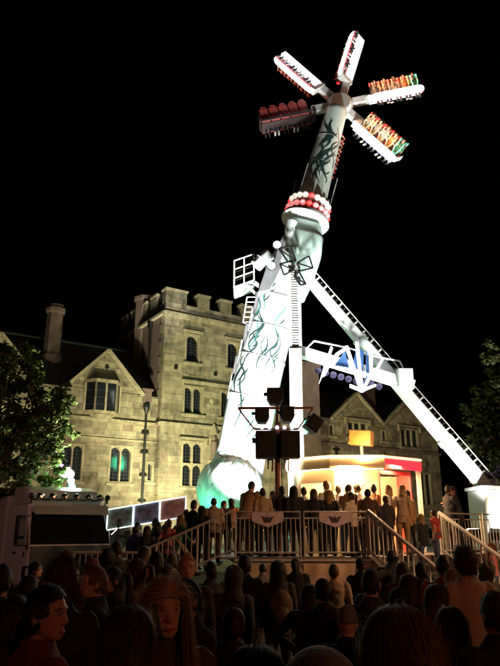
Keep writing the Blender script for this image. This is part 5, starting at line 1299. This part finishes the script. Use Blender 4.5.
person('person in brown coat between the dark bobbed head and the fair haired boy', 172, 562, 7.4, -15, 'phone', 'jacket', 'brown', 'black', 'short', 'brown', group=G1)
person('person in black at lower right beside the nearest brown head', 462, 600, 3.9, -12, 'stand', 'jacket', 'black', 'black', 'bob', 'brown', h=1.52, group=G1)
# --- left steps and landing
person('person in blue jacket on the landing next to the lorry', 134, 524, 16.2, -30, 'stand', 'jacket', 'blue', 'denim', 'short', 'brown', group=G3)
person('person in dark coat on the landing behind the railing', 147, 525, 15.6, -20, 'stand', 'jacket', 'charcoal', 'black', 'bob', 'brown', group=G3)
person('dark haired person at the foot of the steps below the glowing panels', 160, 521, 16.1, -40, 'stand_right', 'jacket', 'navy', 'denim', 'short', 'black', group=G3)
person('woman in pale top tinted green on the steps', 177, 514, 15.7, -60, 'climb', 'jacket', 'green', 'beige', 'long', 'blond', group=G3)  # green light on her pale top is put into the cloth colour
person('man in dark sleeveless vest halfway up the steps', 192, 499, 16.0, -30, 'stand', 'shirt', 'navy', 'black', 'short', 'black', 'mid', group=G3)
person('dark haired woman in black on the steps beside the man in beige', 203, 505, 15.6, -15, 'stand', 'jacket', 'black', 'black', 'long', 'black', group=G3)
person('man in beige shirt near the top of the steps', 214, 497, 15.7, 5, 'stand', 'jacket', 'beige', 'brown', 'crop', 'black', 'mid', group=G3, width=1.05)
person('person in grey top at the rear of the landing', 168, 522, 16.7, -30, 'stand', 'jacket', 'grey', 'black', 'tie', 'brown', group=G3)
person('person in cream top behind the dark coat on the landing', 141, 521, 16.9, 20, 'phone', 'shirt', 'cream', 'denim', 'short', 'black', group=G3)
person('person in green jacket between the landing and the glowing panels', 154, 518, 16.8, -50, 'stand_left', 'jacket', 'green', 'black', 'curly', 'brown', group=G3)
person('woman in pink top tinted by the coloured bulbs on the lower steps', 170, 518, 15.5, -35, 'climb', 'shirt', 'pink', 'denim', 'tie', 'brown', group=G3)
person('man in charcoal jacket following the vest wearer up the steps', 185, 508, 16.6, -45, 'climb', 'jacket', 'charcoal', 'black', 'crop', 'black', group=G3)
person('person in brown jacket behind the man in beige on the steps', 223, 500, 16.7, -20, 'stand_right', 'jacket', 'brown', 'black', 'short', 'brown', group=G3)
person('person in orange top near the rear of the deck left of the leaning man', 233, 498, 16.9, 15, 'hips', 'shirt', 'orange', 'black', 'bob', 'black', group=G2)
# --- deck
person('stout man in tan jacket leaning on the railing at the top of the steps', 243, 487, 15.45, -42, 'lean_rail', 'jacket', 'tan', 'brown', 'crop', 'black', 'mid', group=G2, width=1.12, h=1.74)
person('man in beige jacket behind the left banner', 264, 487, 15.5, 8, 'stand', 'jacket', 'beige', 'black', 'short', 'brown', group=G2)
person('person in black beside the rust red pole on the deck', 280, 485, 15.6, 0, 'rail', 'jacket', 'black', 'black', 'short', 'black', group=G2)
person('woman with long black hair in black right of the rust red pole', 296, 485, 15.6, 4, 'stand', 'jacket', 'black', 'black', 'long', 'black', group=G2)
person('person in dark hood behind the right banner', 314, 488, 15.7, -5, 'stand', 'hoodie', 'black', 'charcoal', 'bob', 'brown', group=G2)
person('woman with blond hair and dark coat next to the hooded person', 328, 489, 15.75, -12, 'stand', 'jacket', 'black', 'black', 'long', 'blond', group=G2)
person('man with blond hair lit at the booth window', 325, 480, 16.6, 20, 'stand', 'shirt', 'cream', 'denim', 'short', 'blond', group=G2)
person('man in olive tan shirt facing the booth counter', 346, 483, 16.2, -40, 'phone', 'shirt', 'tan', 'denim', 'short', 'black', 'mid', group=G2, width=1.05)
person('person at the booth hatch with short dark hair in white top', 357, 482, 16.6, 30, 'phone', 'shirt', 'white', 'black', 'short', 'brown', group=G2)
person('man in brown jacket leaning over the end of the barrier', 365, 488, 15.5, -10, 'rail', 'jacket', 'brown', 'black', 'short', 'black', group=G2)
person('person in orange brown top beside the red booth bay', 376, 483, 16.4, -60, 'stand_left', 'shirt', 'orange', 'denim', 'short', 'brown', group=G2)
person('woman in white top lit brightly before the red bay', 387, 484, 16.3, 60, 'stand', 'shirt', 'white', 'tan', 'bob', 'blond', group=G2)
person('child in dark jacket in front of the bright woman at the stair head', 387, 499, 15.8, 10, 'stand', 'jacket', 'charcoal', 'black', 'short', 'brown', h=1.38, group=G2)
person('blond woman in tan trousers at the top of the stairs', 399, 484, 16.1, -20, 'stand', 'shirt', 'beige', 'tan', 'bob', 'blond', group=G2)
person('blond woman in black jacket climbing the stairs', 421, 513, 15.25, 25, 'climb', 'jacket', 'black', 'denim', 'long', 'blond', group=G2)
person('dark jacketed person on the left of the embracing couple by the right railing', 449, 496, 16.9, -75, 'hug', 'jacket', 'black', 'black', 'short', 'brown', h=1.70, group=G2)
person('dark jacketed person on the right of the embracing couple by the right railing', 458, 497, 16.95, 75, 'hug', 'jacket', 'charcoal', 'black', 'short', 'black', h=1.68, group=G2)
person('woman in pink top lit orange at the far right', 488, 519, 15.4, 60, 'phone', 'shirt', 'pink', 'denim', 'long', 'auburn', h=1.66, group=G2)
person('person in cream top between booth and speaker pole', 305, 486, 16.5, 10, 'stand', 'shirt', 'cream', 'denim', 'short', 'brown', group=G2)
person('dark haired man in charcoal at the back beside the counterweight ball', 272, 490, 16.6, 20, 'stand_left', 'jacket', 'charcoal', 'black', 'short', 'black', group=G2)
person('person in yellowish tan coat beside the operator booth post', 408, 489, 16.7, 35, 'hips', 'jacket', 'tan', 'black', 'short', 'brown', group=G2)
person('person in red top climbing behind the blond woman on the stairs', 436, 509, 16.0, 30, 'climb', 'shirt', 'red', 'denim', 'short', 'brown', group=G2)
person('man in white shirt with raised hand at the booth hatch', 336, 484, 16.9, -25, 'arm_up', 'shirt', 'white', 'denim', 'crop', 'brown', group=G2)
person('woman with tied hair in cream jacket beside the right banner', 352, 491, 15.6, 40, 'hips', 'jacket', 'cream', 'black', 'tie', 'brown', group=G2)
person('person in grey jacket behind the tan jacketed stout man', 254, 490, 16.4, 40, 'phone', 'jacket', 'grey', 'black', 'cap', 'black', group=G2)
# backpack
pk = thing('backpack', 'patterned backpack worn by the long haired woman before the tarpaulin', 'backpack', w14.location)
L0 = Vector(w14.location); b = MB(); b.ball(L0+Vector((.02, -.20, 1.04)), (.15, .09, .21), 16, 10); M_bag = mat('bag_canvas', (.10, .07, .05), .8, var=.9, vscale=14)
b.build('bag_body', M_bag, pk, smooth=True); b = MB(); b.ball(L0+Vector((.02, -.275, .97)), (.10, .04, .09), 12, 8); b.build('pocket', M_bag, pk, smooth=True)
for s in (-1, 1):
    b = MB(); b.tube([L0+Vector((s*.08, -.14, 1.22)), L0+Vector((s*.10, -.05, 1.31)), L0+Vector((s*.11, .07, 1.27))], .018, 6); b.build('strap', M_bag, pk, smooth=True)
# --- riders
GN = ['right hand gondola', 'uppermost gondola', 'upper left gondola', 'dark left hand gondola', 'hidden gondola behind the arm', 'lower right gondola']
ON = ['innermost', 'second innermost', 'middle', 'second outermost', 'outermost']
for (k, i, M) in SEATS:
    if k == 4 and i > 3: continue
    sc_ = .84
    person('rider in the %s seat of the %s' % (ON[i], GN[k]), 0, 0, 0, pose='sit', top='shirt' if i % 2 else 'jacket', tc=['beige', 'grey', 'cream', 'orange', 'green'][i] if k != 3 else 'maroon', bc='denim' if i % 2 else 'grey', hair=['short', 'bob', 'crop', 'short', 'bob'][i], hc=['brown', 'black', 'blond', 'brown', 'auburn'][(i+k) % 5], shoes='white' if i % 2 else 'black', group=G4, M=M @ Matrix.Diagonal((sc_, sc_, sc_, 1)) @ Matrix.Translation((0, 0, -.82)))  # green cloth on outermost riders stands in for the mint seat light
